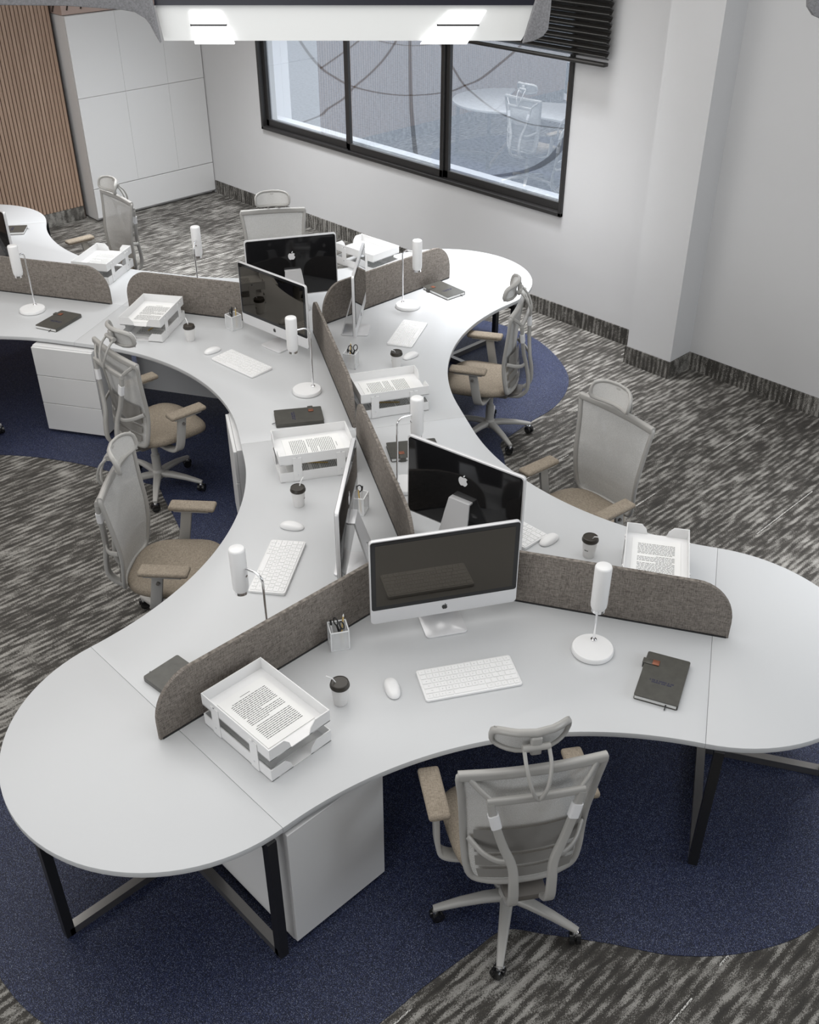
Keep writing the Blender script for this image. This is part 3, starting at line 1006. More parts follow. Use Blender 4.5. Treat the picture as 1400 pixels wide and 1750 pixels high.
chair0 = make_chair()
CH = [
    (-1.63, 2.15, 146, 34, 'office chair in the foreground seen from behind, pushed up to the nearest desk'),
    (-4.15, 2.14, 42, 12, 'pale net-backed office chair at the left, partly under the desk beside the lamp'),
    (-5.52, 2.93, 88, 37, 'office chair with taupe seat in the left recess, farther than the pale-backed one'),
    (-4.415, 5.10, 211, 5, 'office chair side-on on the blue carpet at the right, below the bright desk end'),
    (-2.885, 4.245, 264, 40, 'office chair facing the desk from the right, standing on the grey carpet before the pier'),
    (-8.34, 4.29, 268, 20, 'office chair in front of the tall white cupboard'),
    (-6.93, 5.12, -34, 10, 'office chair behind the far black-backed monitor, only its back and headrest showing'),
    (-6.985, 2.17, 150, 30, 'office chair cut off by the left edge, only a caster in view'),
]
for i, (x, y, face, st, lab) in enumerate(CH):
    c = chair0 if i == 0 else copy_tree(chair0)
    c.location = (x, y, 0.004 if i != 4 and i != 5 else 0.003)
    c.rotation_euler.z = rad(face - 90)
    tag(c, lab, 'chair', 'grey net-back office chairs')
    for k in kids(c):
        if k.name.startswith('star_base'):
            k.rotation_euler.z = rad(st)

# ------------------------------------------------------------------ desk things
def text_mesh(txt, size, name):
    cu = bpy.data.curves.new(name, 'FONT')
    cu.body = txt; cu.size = size; cu.align_x = 'CENTER'; cu.align_y = 'CENTER'; cu.resolution_u = 1
    o = bpy.data.objects.new(name, cu)
    COL.objects.link(o)
    dg = bpy.context.evaluated_depsgraph_get(); dg.update()
    me = o.evaluated_get(dg).to_mesh()
    vs = [v.co[:] for v in me.vertices]; fs = [tuple(p.vertices) for p in me.polygons]
    bpy.data.objects.remove(o)
    bpy.data.curves.remove(cu)
    return vs, fs

def apple_shape():
    """fruit mark with a bite and a leaf: list of 2D polygons, about 1 high"""
    R = catmull([(0.0, 0.27), (0.10, 0.30), (0.24, 0.325), (0.37, 0.24)], 3)
    bite = [(0.385 - 0.13 * cos(rad(a)) + 0.06, 0.06 + 0.17 * sin(rad(a))) for a in (80, 50, 20, -10, -40, -70)]
    low = catmull([(0.43, -0.13), (0.36, -0.30), (0.25, -0.43), (0.15, -0.47), (0.0, -0.43), (-0.15, -0.47), (-0.26, -0.42), (-0.38, -0.24), (-0.43, 0.0), (-0.38, 0.20), (-0.25, 0.325), (-0.10, 0.30), (0.0, 0.27)], 3)
    body = [(p[0], p[1]) for p in R] + bite + [(p[0], p[1]) for p in low][:-1]
    leaf = [(0.0, 0.34), (0.01, 0.44), (0.07, 0.53), (0.17, 0.58), (0.17, 0.48), (0.10, 0.38)]
    return [body, leaf]

def logo(plane_y, z, size, thick, flip=1):
    b = MB()
    for poly in apple_shape():
        q = MB(); q.prism(poly, 0, 1)
        b.add([(x * size * flip, plane_y + zz * thick, z + y * size) for x, y, zz in q.v], q.f)
    return b

def make_imac():
    """screen faces local -y; origin on the desk below the panel"""
    t = empty('desktop_computer')
    W, z0, z1 = 0.690, 0.088, 0.545
    zc = 0.165
    def slab(poly, y0, y1, bev=0.0):
        b = MB(); b.prism(poly, y0, y1, bevel=bev); b.v = [(x, z, y) for x, y, z in b.v]; return b
    cz = (z0 + z1) / 2
    b = slab([(x, y + cz) for x, y in rrect(W, z1 - z0, 0.02, 5)], -0.011, 0.008, 0.002)
    body = b.build('display_housing', M['alu'], t, smooth=30)
    s = MB(); s.box((0, -0.0118, (zc + z1) / 2 - 0.002), (W - 0.012, 0.002, z1 - zc - 0.01))
    s = slab([(x, y + (zc + z1 - 0.004) / 2) for x, y in rrect(W - 0.010, z1 - zc - 0.006, 0.012, 4)], -0.0125, -0.0105)
    gl = s.build('screen_glass', M['blackgloss'], t, smooth=30)
    tag(gl, 'black glass border of the screen')
    s = MB(); s.box((0, -0.0130, (zc + z1) / 2), (W - 0.052, 0.0012, z1 - zc - 0.046)); tag(s.build('display', M['screen'], gl, smooth=0), 'dark reflecting display area')
    bk = slab([(x, y + cz) for x, y in rrect(W - 0.016, z1 - z0 - 0.016, 0.016, 4)], 0.007, 0.0105, 0.001)
    bko = bk.build('back_cover', M['blackgloss'], t, smooth=30)
    tag(bko, 'glossy black back')
    tag(logo(0.0105, 0.40, 0.062, 0.001, -1).build('logo', M['logo_white'], bko, smooth=0), 'white apple-shaped emblem')
    lo = logo(-0.0122, 0.128, 0.030, 0.0012, 1).build('logo', M['ink'], body, smooth=0)
    tag(lo, 'small black apple-shaped emblem')
    # stand: foot plate and leaning neck with a round cable hole
    f = MB()
    f.prism([(x, y + 0.03) for x, y in rrect(0.20, 0.20, 0.02, 4)], 0.0, 0.009, bevel=0.002)
    f.build('stand_foot', M['alu'], t, smooth=30)
    nk = MB()
    w1, w0 = 0.062, 0.092
    hz0, hz1, hr = 0.0, 0.30, 0.024
    ring, hole = [], []
    outer = []
    n = 32
    hc = 0.115
    for i in range(n):
        a = 2 * pi * i / n
        hole.append((hr * cos(a), hc + hr * sin(a)))
        # project outward to trapezoid
        dx, dz = cos(a), sin(a)
        best = 9
        for tt in [k * 0.002 for k in range(1, 200)]:
            x, z = dx * tt, hc + dz * tt
            wv = w0 + (w1 - w0) * (z / hz1)
            if abs(x) > wv or z < 0 or z > hz1:
                best = tt; break
        outer.append((max(-w0, min(w0, dx * best)), max(0, min(hz1, hc + dz * best))))
    # add the four true corners by snapping the nearest samples
    for cx, czz in ((-w0, 0), (w0, 0), (-w1, hz1), (w1, hz1)):
        k = min(range(n), key=lambda i: (outer[i][0] - cx) ** 2 + (outer[i][1] - czz) ** 2)
        outer[k] = (cx, czz)
    def P3(x, s, off):
        # s runs along the neck from the foot rear up to the panel
        y = 0.120 - 0.085 * (s / hz1) + off * 0.95
        z = 0.006 + s * 0.96 + off * 0.28
        return (x, y, z)
    vs = [P3(x, s, o_) for o_ in (0, 0.008) for x, s in outer] + [P3(x, s, o_) for o_ in (0, 0.008) for x, s in hole]
    fs = []
    for i in range(n):
        j = (i + 1) % n
        fs += [(i, j, 2 * n + j, 2 * n + i), (n + i, 3 * n + i, 3 * n + j, n + j), (i, n + i, n + j, j), (2 * n + i, 2 * n + j, 3 * n + j, 3 * n + i)]
    nk.add(vs, fs)
    nk.box((0, 0.026, 0.292), (0.124, 0.034, 0.012), bevel=0.003)
    nk.build('stand_neck', M['alu'], t, smooth=30)
    return t

def make_keyboard():
    """rows along x, back edge at +y"""
    t = empty('keyboard')
    W, D = 0.433, 0.186
    b = MB()
    b.prism(rrect(W, D, 0.012, 4), 0.0, 0.012, bevel=0.003)
    b.v = [(x, y, z + (0.006 * (y + D / 2) / D if z > 0.006 else 0)) for x, y, z in b.v]
    b.build('keyboard_body', M['white'], t, smooth=30)
    rows = [('esc F1 F2 F3 F4 F5 F6 F7 F8 F9 F10 F11 F12 O'.split(), None),
            ('` 1 2 3 4 5 6 7 8 9 0 - = del'.split(), [1] * 13 + [1.5]),
            ('tab Q W E R T Y U I O P [ ] \\'.split(), [1.5] + [1] * 13),
            ("caps A S D F G H J K L ; ' ret".split(), [1.75] + [1] * 11 + [1.75]),
            ('shift Z X C V B N M , . / shift'.split(), [2.25] + [1] * 10 + [2.25]),
            ('fn ctl alt cmd _ cmd alt < v >'.split(), [1, 1, 1, 1.25, 5.25, 1.25, 1, 1, 1, 1])]
    kb, lg = MB(), MB()
    wtot = W - 0.014
    rh = (D - 0.014) / 6
    cache = {}
    for r, (names, ws) in enumerate(rows):
        ws = ws or [1] * len(names)
        k = wtot / sum(ws)
        x = -wtot / 2
        y = D / 2 - 0.007 - rh * (r + 0.5)
        zt = 0.012 + 0.006 * (y + D / 2) / D
        for nm, wv in zip(names, ws):
            cx = x + wv * k / 2
            kb.box((cx, y, zt + 0.0012), (wv * k - 0.0042, rh - 0.0042, 0.0036), bevel=0.0008, seg=1)
            if nm != '_':
                if nm not in cache:
                    cache[nm] = text_mesh(nm, 0.0085 if len(nm) == 1 else 0.0058, 'legend')
                vs, fs = cache[nm]
                lg.add([(v[0] + cx, v[1] + y, zt + 0.0033) for v in vs], fs)
            x += wv * k
    kb.build('keycaps', M['key'], t, smooth=0)
    tag(lg.build('key_legends', M['grey_ink'], t, smooth=0), 'small grey letters on the keys')
    return t

def make_mouse():
    t = empty('computer_mouse')
    b = MB()
    n, m = 20, 24
    vs, fs = [], []
    for j in range(n + 1):
        ph = (pi / 2) * j / n
        for i in range(m):
            a = 2 * pi * i / m
            x, y = cos(a), sin(a)
            k = cos(ph) ** 0.55
            X = 0.033 * math.copysign(abs(x) ** 0.85, x) * k
            Y = 0.066 * math.copysign(abs(y) ** 0.9, y) * k
            Z = 0.004 + 0.026 * sin(ph) * (1 - 0.25 * (Y / 0.066) ** 2 + 0.12 * (-Y / 0.066))
            vs.append((X, Y, Z))
    for j in range(n):
        for i in range(m):
            k = (i + 1) % m
            fs.append((j * m + i, j * m + k, (j + 1) * m + k, (j + 1) * m + i))
    fs.append(tuple(range(m))[::-1])
    b.add(vs, fs)
    b.build('mouse_shell', M['white'], t, smooth=60)
    b = MB(); b.prism([(0.031 * math.copysign(abs(cos(a)) ** .85, cos(a)), 0.063 * math.copysign(abs(sin(a)) ** .9, sin(a))) for a in [2 * pi * i / 24 for i in range(24)]], 0.0005, 0.005); b.build('mouse_base', M['alu'], t)
    return t

def make_cup():
    t = empty('coffee_cup')
    b = MB(); b.lathe([(0.0285, 0.0), (0.0295, 0.002), (0.038, 0.094), (0.0385, 0.096)], 32); b.build('cup_body', M['cup'], t)
    b = MB(); b.lathe([(0.0405, 0.094), (0.0425, 0.097), (0.0425, 0.104), (0.0395, 0.109), (0.0385, 0.117), (0.0355, 0.119), (0.0345, 0.1165), (0.031, 0.1165)], 32); b.build('lid', M['lid'], t)
    b = MB(); b.tube([(0.015, 0.005, 0.112), (0.026, 0.010, 0.134), (0.052, 0.020, 0.150)], 0.003, 8); tag(b.build('straw', M['white'], t), 'short white straw')
    b = MB()
    for k in range(5):
        a = rad(-60 + k * 7); b.box((0.0345 * cos(a), 0.0345 * sin(a), 0.05), (0.0012, 0.0028, 0.004), rot=(0, 0, a))
    b.build('print', M['ink'], t, smooth=0)
    return t

def make_pot():
    t = empty('pen_pot')
    s, h = 0.082, 0.105
    for nm, c, sz in (('pot_wall', (s / 2, 0, h / 2), (0.004, s, h)), ('pot_wall', (-s / 2, 0, h / 2), (0.004, s, h)), ('pot_wall', (0, s / 2, h / 2), (s, 0.004, h)), ('pot_wall', (0, -s / 2, h / 2), (s, 0.004, h))):
        b = MB(); b.box(c, sz); b.build(nm, M['acrylic'], t, smooth=0)
    b = MB()
    for z in (0.002, h):
        for sx in (-1, 1):
            b.box((sx * s / 2, 0, z), (0.005, s + 0.005, 0.004)); b.box((0, sx * s / 2, z), (s + 0.005, 0.005, 0.004))
    for sx in (-1, 1):
        for sy in (-1, 1):
            b.box((sx * s / 2, sy * s / 2, h / 2), (0.005, 0.005, h))
    b.box((0, 0, 0.003), (s, s, 0.004))
    b.build('pot_frame', M['acryl_edge'], t, smooth=0)
    return t

def make_scissors():
    t = empty('scissors')
    for s in (-1, 1):
        b = MB(); c = Vector((s * 0.017, 0, 0.125))
        b.tube([c + Vector((0.014 * cos(2 * pi * i / 16) + s * 0.002, 0, 0.021 * sin(2 * pi * i / 16))) for i in range(16)], 0.0032, 8, closed=True)
        b.tube([c + Vector((-s * 0.003, 0, -0.02)), (s * 0.006, 0, 0.086), (s * 0.002, 0, 0.072)], 0.005, 8)
        b.build('handle', M['black'], t)
        b = MB(); b.beam((s * 0.003, s * 0.0012, 0.078), (-s * 0.006, s * 0.0012, 0.008), 0.010, 0.0016, upv=(0, 1, 0)); b.build('blade', M['chrome'], t, smooth=0)
    return t

def make_pencil():
    t = empty('pencil')
    b = MB(); b.tube([(0, 0, 0.0), (0, 0, 0.150)], 0.0042, 6); b.build('barrel', M['pencil'], t, smooth=0)
    b = MB(); b.sweep([(0, 0, 0.150), (0, 0, 0.165)], [(0.0042 * cos(2 * pi * i / 8), 0.0042 * sin(2 * pi * i / 8)) for i in range(8)], scales=[1, 0.15]); b.build('sharpened_tip', M['cup'], t)
    return t

def make_pen():
    t = empty('pen')
    b = MB(); b.tube([(0, 0, 0), (0, 0, 0.11)], 0.0042, 10); b.build('barrel', M['white'], t)
    b = MB(); b.tube([(0, 0, 0.11), (0, 0, 0.135)], 0.0048, 10); b.build('cap', M['black'], t)
    return t

def make_lamp():
    """shade is off in local +x from the stem; origin at base centre"""
    t = empty('table_lamp')
    b = MB(); b.lathe([(0.090, 0.0), (0.095, 0.003), (0.095, 0.018), (0.090, 0.024), (0.02, 0.027)], 40); b.build('base', M['white'], t)
    sx = -0.045
    b = MB(); b.lathe([(0.014, 0.024), (0.014, 0.034), (0.010, 0.038)], 16, c=(sx, 0)); b.build('collar', M['chrome'], t)
    path = [Vector((sx, 0, 0.03)), Vector((sx, 0, 0.20)), Vector((sx, 0, 0.36)), Vector((sx, 0, 0.40))]
    for i in range(1, 7):
        a = rad(90 * i / 6); path.append(Vector((sx + 0.045 * (1 - cos(a)), 0, 0.40 + 0.045 * sin(a))))
    path.append(Vector((sx + 0.095, 0, 0.445)))
    b = MB(); b.tube(path, 0.0058, 10); b.build('stem', M['chrome'], t, smooth=60)
    cx = sx + 0.125
    b = MB(); b.lathe([(0.030, 0.315), (0.034, 0.325), (0.036, 0.34), (0.0365, 0.53), (0.034, 0.537), (0.030, 0.540)], 28, c=(cx, 0)); sh = b.build('lamp_shade', M['white'], t)
    b = MB(); b.lathe([(0.0295, 0.300), (0.0295, 0.318)], 28, c=(cx, 0)); tag(b.build('shade_ring', M['chrome'], sh), 'chrome ring under the shade')
    b = MB(); b.cyl((cx - 0.036, 0.0, 0.405), 0.006, 0.008, 12, 'X'); b.build('switch', M['chrome'], sh)
    return t

def make_notebook():
    """long side along y, spine at +x; origin centre"""
    t = empty('notebook')
    W, L = 0.187, 0.298
    b = MB(); b.prism(rrect(W, L, 0.008, 3), 0.0, 0.003); b.build('cover', M['leather'], t)
    b = MB(); b.prism(rrect(W, L, 0.008, 3), 0.021, 0.025); b.build('cover', M['leather'], t)
    b = MB(); b.box((W / 2 - 0.002, 0, 0.0125), (0.005, L - 0.006, 0.023), bevel=0.002); b.build('spine', M['leather'], t)
    b = MB(); b.box((-0.001, 0, 0.012), (W - 0.010, L - 0.008, 0.018)); b.build('pages', M['paper'], t, smooth=0)
    b = MB()
    b.box((-W / 2 + 0.015, L * 0.27, 0.027), (0.05, 0.034, 0.003), bevel=0.001); b.box((-W / 2 - 0.007, L * 0.27, 0.014), (0.003, 0.034, 0.028)); b.box((-W / 2 - 0.001, L * 0.27, 0.0275), (0.014, 0.034, 0.002))
    st = b.build('strap', M['leather'], t)
    b = MB(); b.box((-W / 2 + 0.048, L * 0.27, 0.0285), (0.030, 0.032, 0.004), bevel=0.001); tag(b.build('clasp', M['copper'], st), 'copper coloured square clasp')
    b = MB(); b.box((W / 2 - 0.05, -L / 2 - 0.008, 0.008), (0.006, 0.03, 0.0012), rot=(rad(12), 0, 0)); b.build('ribbon', M['black'], t, smooth=0)
    b = MB()
    rnd = random.Random(3)
    for r, (yy, x0, x1) in enumerate(((-0.028, -0.05, 0.055), (-0.040, -0.04, 0.045))):
        x = x0
        while x < x1:
            wv = rnd.choice((0.004, 0.006, 0.005)); b.box((x + wv / 2, yy, 0.0252), (wv, 0.008, 0.0006)); x += wv + rnd.choice((0.0016, 0.0016, 0.006))
    tag(b.build('imprint', M['inkblue'], t, smooth=0), 'dark blue stamped lettering')
    return t

def make_tray():
    """long axis y, open notched front at -y; origin centre of base"""
    t = empty('paper_tray')
    W, L, th = 0.307, 0.44, 0.004
    for z0, nm in ((0.0, 'lower_tray'), (0.112, 'upper_tray')):
        h = 0.062
        b = MB()
        b.box((0, 0, z0 + 0.003), (W, L, th))
        for s in (-1, 1):
            b.box((s * (W / 2 - th / 2), 0, z0 + h / 2), (th, L - 2 * th, h))
            # front lugs with a sloped inner edge
            x0, x1 = s * W / 2, s * 0.055
            pts = [(x0, 0.0), (s * 0.045, 0.0), (s * 0.055, 0.035), (s * 0.08, h), (x0, h)]
            q = MB(); q.prism(pts, -L / 2, -L / 2 + th); b.add([(x, zz, z0 + yy) for x, yy, zz in q.v], q.f)
        b.box((0, L / 2 - th / 2, z0 + h / 2), (W, th, h))
        tr = b.build(nm, M['white'], t, smooth=0)
        b = MB()
        for s in (-1, 1):
            for yy in (-0.12, 0.13):
                b.cyl((s * (W / 2 + 0.0045), yy, z0 + 0.045), 0.004, 0.003, 10, 'X')
        b.build('rivets', M['chrome'], tr)
    for s in (-1, 1):
        for yy in (-0.12, 0.13):
            b = MB(); b.box((s * (W / 2 + 0.002), yy, 0.078), (0.004, 0.05, 0.150), bevel=0.001, seg=1); b.build('side_bracket', M['white'], t, smooth=0)
    return t

def make_sheet(seed=1):
    """printed sheet, text lines along x"""
    t = empty('printed_sheet')
    W, L = 0.235, 0.335
    b = MB(); b.box((0, 0, 0.002), (W, L, 0.004)); b.build('sheet', M['paper'], t, smooth=0)
    rnd = random.Random(seed)
    b = MB()
    y = L / 2 - 0.05
    b.box((-0.0, y + 0.018, 0.0041), (0.05, 0.0022, 0.0004))
    line = 0
    while y > -L / 2 + 0.035:
        x = -W / 2 + 0.028 + (0.012 if line in (0, 10, 15) else 0)
        x1 = W / 2 - 0.028 - (0.09 if line in (9, 14) else 0)
        while x < x1:
            wv = rnd.uniform(0.006, 0.02); wv = min(wv, x1 - x)
            b.box((x + wv / 2, y, 0.0041), (wv, 0.0032, 0.0004)); x += wv + 0.003
        y -= 0.0102 if line not in (14,) else 0.019
        line += 1
    b.build('printed_text', M['ink'], t, smooth=0)
    return t

protos = dict(imac=make_imac(), kb=make_keyboard(), mouse=make_mouse(), cup=make_cup(), pot=make_pot(), lamp=make_lamp(),
              nb=make_notebook(), tray=make_tray(), sheet=make_sheet(), scissors=make_scissors(), pencil=make_pencil(), pen=make_pen())
used = set()
NAMES = dict(imac=('desktop_computer', 'computer', 'all-in-one computers'), kb=('keyboard', 'keyboard', 'white keyboards'), mouse=('computer_mouse', 'mouse', 'white computer mice'),
             cup=('coffee_cup', 'cup', 'lidded coffee cups'), pot=('pen_pot', 'pen pot', 'clear pen pots'), lamp=('table_lamp', 'lamp', 'white table lamps'),
             nb=('notebook', 'notebook', 'dark notebooks'), tray=('paper_tray', 'paper tray', 'two-tier paper trays'), sheet=('printed_sheet', 'paper', 'printed sheets in the trays'),
             scissors=('scissors', 'scissors', 'scissors in the pen pots'), pencil=('pencil', 'pencil', 'yellow pencils'), pen=('pen', 'pen', 'pens in the pen pots'))

def put(key, J, bis, r, t, z, rot, label, tilt=None):
    o = protos[key] if key not in used else copy_tree(protos[key])
    used.add(key)
    p = pol(J, bis, r, t)
    o.location = (p.x, p.y, DZ + z)
    o.rotation_euler = (0, 0, rad(bis + rot))
    if tilt:
        o.rotation_euler = (rad(tilt[0]), rad(tilt[1]), rad(bis + rot))
    nm, cat, grp = NAMES[key]
    return tag(o, label, cat, grp)

# per station: (J, bisector, where-phrase, {item: (dr, dt, drot)})
ST = [
    (J1, -30, 'on the nearest desk', dict(lamp=(0, 0, -12))),
    (J1, 210, 'on the desk left of the spine, beside the pale-backed chair', dict(kb=(-0.003, 0.04, 7), mouse=(0.08, 0.03, 4), cup=(0.10, 0.05, 0), pot=(0.13, -0.05, 0), tray=(0.07, -0.05, 0), nb=(-0.14, 0.126, 12), lamp=(-0.12, 0.038, 0), imac=(0.03, -0.07, 12))),
    (J1, 90, 'on the right desk in front of the pier', dict(kb=(-0.05, -0.01, 0), mouse=(0.035, 0.08, 0), cup=(0.06, 0.09, 0), tray=(0.03, 0.07, 2), nb=(-0.08, 0.07, 4), lamp=(-0.12, 0.048, 0), imac=(0.03, 0.04, 9))),
    (J2, 270, 'on the desk curving round the left chairs', dict(kb=(0.025, 0.09, 4), mouse=(0.07, 0.12, 0), cup=(0.05, 0.08, 0), pot=(0.06, 0.06, 0), tray=(0.03, 0.05, 4), nb=(0.005, 0.15, 4), lamp=(0.0, 0.12, 0), imac=(0.04, 0.04, 4))),
    (J2, 30, 'on the upper right desk', dict(kb=(-0.015, 0.045, 0), mouse=(0.13, 0.03, 60), cup=(0.06, 0.08, 0), pot=(0.12, -0.05, 0), tray=(0.066, -0.123, 2), nb=(-0.18, 0.09, 3), lamp=(-0.11, -0.06, 0), imac=(0.0, 0.03, 12))),
    (J2, 150, 'on the far desk beneath the window', dict(tray=(0.36, 0.19, 2), lamp=(0.11, 0.12, 0), imac=(0.10, 0.04, 2))),
    (J3, -30, 'at the left edge of the photo', dict(nb=(0.07, 0.04, 0), lamp=(0.055, 0.055, -12))),
    (J3, 90, 'on the upper left desk before the slat wall', dict(tray=(0.21, 0.18, 2), imac=(0.12, 0.04, 0))),
]
BASE = dict(kb=(0.715, 0.038, 90), mouse=(0.693, -0.30, 90), cup=(0.715, -0.53, 235), pot=(0.352, -0.468, 0), lamp=(0.672, 0.632, -14), nb=(0.934, 0.848, 53), tray=(0.812, -0.853, 121), imac=(0.345, 0.027, 90))
LB = {
    'imac': ['all-in-one computer nearest the camera, its dark screen reflecting the keyboard', 'all-in-one computer seen almost edge-on left of the spine screen, white emblem on its back', 'all-in-one computer showing its large glossy black back in the middle of the photo', 'all-in-one computer with dark screen facing the left chairs, behind the middle lamp', 'all-in-one computer seen as a thin white edge in front of the far right fabric screen', 'all-in-one computer farthest away, black back in front of the empty-looking chair', None, 'all-in-one computer cut off by the upper left edge'],
    'kb': ['white keyboard nearest the camera below the big dark screen', 'white keyboard standing lengthwise beside the lamp on the left desk', 'white keyboard mostly hidden behind the big black-backed computer', 'white keyboard beside the mouse, facing the left recess', 'white keyboard beyond the coffee cup on the upper right desk', None, None, None],
    'mouse': ['white mouse beside the nearest coffee cup', 'white mouse between the coffee cup and the lengthwise keyboard on the left desk', 'white mouse beside a coffee cup above the right fabric screen', 'white mouse on the desk at the left recess, right of the small cup', 'white mouse just behind the coffee cup on the upper right desk', None, None, None],
    'cup': ['white coffee cup with brown lid nearest the camera', 'white coffee cup with brown lid in front of the tray left of the spine', 'white coffee cup with black lid behind the right fabric screen', 'white coffee cup with dark lid right of the left paper tray', 'white coffee cup with black lid beside the upper right keyboard', None, None, 'coffee cup whose dark lid peeks over the left fabric screen'],
    'pot': ['clear square pen pot against the front left fabric screen', 'clear pen pot behind the edge-on computer left of the spine', None, 'clear square pen pot in front of the left fabric screen', 'clear pen pot right of the far spine screen', None, None, None],
    'lamp': ['white cylinder table lamp on the nearest desk, in front of the right fabric screen', 'white table lamp over the lengthwise keyboard, stem rising behind the front left screen', 'white table lamp left of the big black-backed computer', 'white table lamp in the centre beside the far spine screen', 'white table lamp standing at the far right fabric screen', 'white table lamp rising behind the left fabric screen, farthest away', 'white table lamp at the left edge of the photo', None],
    'nb': ['dark notebook with copper clasp on the nearest desk', 'dark notebook poking out behind the front left fabric screen', 'dark notebook behind the lamp stem, left of the big black-backed computer', 'dark notebook lying below the central lamp foot', 'shiny notebook on the bright upper right desk', None, 'dark notebook beside the lamp at the left edge', 'dark notebook at the upper left corner, behind the cut-off computer'],
    'tray': ['white two-tier paper tray nearest the camera', 'white two-tier paper tray left of the spine, behind a coffee cup', 'white two-tier paper tray behind the right fabric screen, open end away', 'white two-tier paper tray on the left desk above the leaning chair back', 'white two-tier paper tray in the centre right of the far spine screen', 'white paper tray below the window behind the far computer edge', None, 'white two-tier paper tray between the two left fabric screens'],
}
TRAYW = ['the nearest paper tray', 'the tray left of the spine', 'the tray behind the right fabric screen', 'the left desk paper tray', 'the tray right of the far spine screen', 'the far tray below the window', '', 'the tray between the left fabric screens']
POTW = ['the pot at the front left screen', 'the pot behind the edge-on computer', '', 'the pot at the left fabric screen', 'the pot right of the far spine screen']
def at_(base, k, off):
    r, t, a = BASE[k]; d = off.get(k, (0, 0, 0))
    return r + d[0], t + d[1], a + d[2]
for i, (J, bis, where, off) in enumerate(ST):
    for k in ('imac', 'kb', 'mouse', 'cup', 'lamp', 'nb', 'tray', 'pot'):
        lab = LB[k][i]
        if not lab: continue
        r, t, a = at_(BASE, k, off)
        put(k, J, bis, r, t, 0.0006, a, lab)
        if k == 'tray':
            put('sheet', J, bis, r, t, 0.112 + 0.006, a, 'printed sheet in the upper tier of ' + TRAYW[i])
            put('sheet', J, bis, r, t, 0.006, a, 'printed sheet in the lower tier of ' + TRAYW[i])
            if i in (0, 1, 3, 4):
                o = put('pencil', J, bis, r, t, 0.0152, a, 'yellow pencil lying in the lower tier of ' + TRAYW[i])
                yaw = rad(bis + a); d = Vector((cos(yaw + rad(75)), sin(yaw + rad(75)), 0))
                o.rotation_euler = (rad(90), 0, yaw + rad(75) + rad(90))
                o.location = Vector(o.location) - d * 0.07 + Vector((0, 0, 0.0))
        if k == 'pot':
            put('scissors', J, bis, r + 0.010, t + 0.004, 0.0120, a + 35, 'black-handled scissors in ' + POTW[i], tilt=(2, 1))
            put('pencil', J, bis, r - 0.016, t + 0.012, 0.006, a + 10, 'yellow pencil in ' + POTW[i], tilt=(-5, 4))
            put('pen', J, bis, r + 0.000, t - 0.022, 0.006, a, 'slim white pen in ' + POTW[i], tilt=(4, -5))

# ------------------------------------------------------------------ hanging light and felt canopy
fw = Vector((sin(YAW), cos(YAW), 0)); rt = Vector((cos(YAW), -sin(YAW), 0))
pl = empty('pendant_light', (0, 0, 0), 0)
PD = 3.6
org = fw * PD
pl.location = (org.x, org.y, 3.26)
pl.rotation_euler = (0, 0, math.atan2(rt.y, rt.x))     # local x = across, local y = away
tag(pl, 'long white hanging light with a tapered front and two lit windows', 'pendant light')
b = MB()
def hexa(x0t, x1t, x0b, x1b, y0t, y1t, y0b, y1b, z0, z1):
    vs = [(x0b, y0b, z0), (x1b, y0b, z0), (x1b, y1b, z0), (x0b, y1b, z0), (x0t, y0t, z1), (x1t, y0t, z1), (x1t, y1t, z1), (x0t, y1t, z1)]
    return vs, [(0, 3, 2, 1), (4, 5, 6, 7), (0, 1, 5, 4), (1, 2, 6, 5), (2, 3, 7, 6), (3, 0, 4, 7)]
b.add(*hexa(-0.807, 0.425, -0.793, 0.360, 0, 0.34, 0, 0.30, 0.0, 0.105))
b.build('light_body', M['canopy'], pl, smooth=0)
b = MB(); b.box((-0.19, 0.17, 0.125), (1.235, 0.36, 0.04)); tag(b.build('top_housing', M['navy'], pl, smooth=0), 'dark top housing')
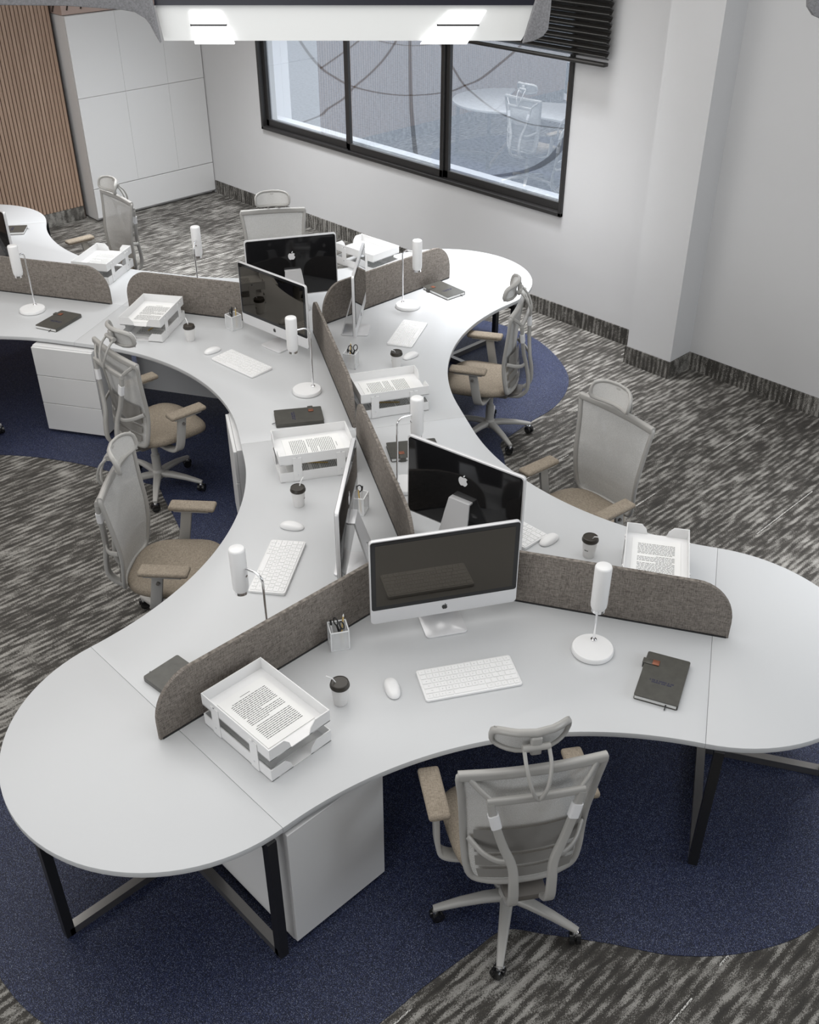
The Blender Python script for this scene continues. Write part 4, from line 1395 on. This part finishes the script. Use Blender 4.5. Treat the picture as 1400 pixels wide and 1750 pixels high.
for x0t, x1t, x0b, x1b in ((-0.702, -0.600, -0.692, -0.565), (0.125, 0.245, 0.035, 0.185)):
    b = MB(); b.add(*hexa(x0t, x1t, x0b, x1b, -0.004, 0.0, -0.014, 0.0, -0.008, 0.088)); lo = b.build('lit_window', M['lamp_on'], pl, smooth=0)
    f = 0.60
    xl = x0b + (x0t - x0b) * f; xr = x1b + (x1t - x1b) * f
    b = MB(); b.box(((xl + xr) / 2, -0.011, 0.048), (xr - xl + 0.004, 0.012, 0.005)); b.build('bar', M['black'], lo, smooth=0)
for x in (-0.6, 0.2):
    b = MB(); b.tube([(x, 0.17, 0.145), (x, 0.17, CZ - 3.26)], 0.003, 6); b.build('cable', M['chrome'], pl)
# felt sheets either side
def felt(name, pts, y0, th, label):
    """pts given as (across, height over the light's foot)"""
    b = MB(); b.prism(pts, y0, y0 + th, bevel=0.004); b.v = [(x, z, y) for x, y, z in b.v]
    o = empty(name, tuple(pl.location), pl.rotation_euler.z)
    tag(o, label, 'acoustic baffle')
    b.build('felt_sheet', M['felt'], o, smooth=30)
    m = MB(); xm = (min(p[0] for p in pts) + max(p[0] for p in pts)) / 2
    zt = max(p[1] for p in pts)
    m.tube([(xm, y0 + th / 2, zt - 0.01), (xm, y0 + th / 2, CZ - 3.26)], 0.003, 6); m.build('cable', M['chrome'], o)
    return o
felt('felt_baffle', [(-1.6, 0.113), (-1.075, 0.108), (-0.905, 0.097), (-0.865, 0.090), (-0.835, 0.072), (-0.822, 0.055), (-0.808, 0.022), (-0.797, 0.0), (-0.812, 0.16), (-0.84, 0.30), (-1.6, 0.30)], -0.048, 0.03, 'speckled grey felt baffle with a curved lower edge at the upper left')
felt('felt_baffle', [(0.362, 0.0), (0.395, 0.006), (0.425, 0.020), (0.440, 0.040), (0.444, 0.10), (0.444, 0.28), (0.438, 0.28)], -0.048, 0.03, 'small speckled grey felt baffle right of the hanging light')
felt('felt_baffle', [(1.254, 0.14), (1.262, 0.10), (1.285, 0.075), (1.32, 0.062), (1.40, 0.055), (1.6, 0.055), (1.6, 0.3), (1.25, 0.3)], -0.02, 0.03, 'speckled grey felt baffle just showing in the upper right corner')
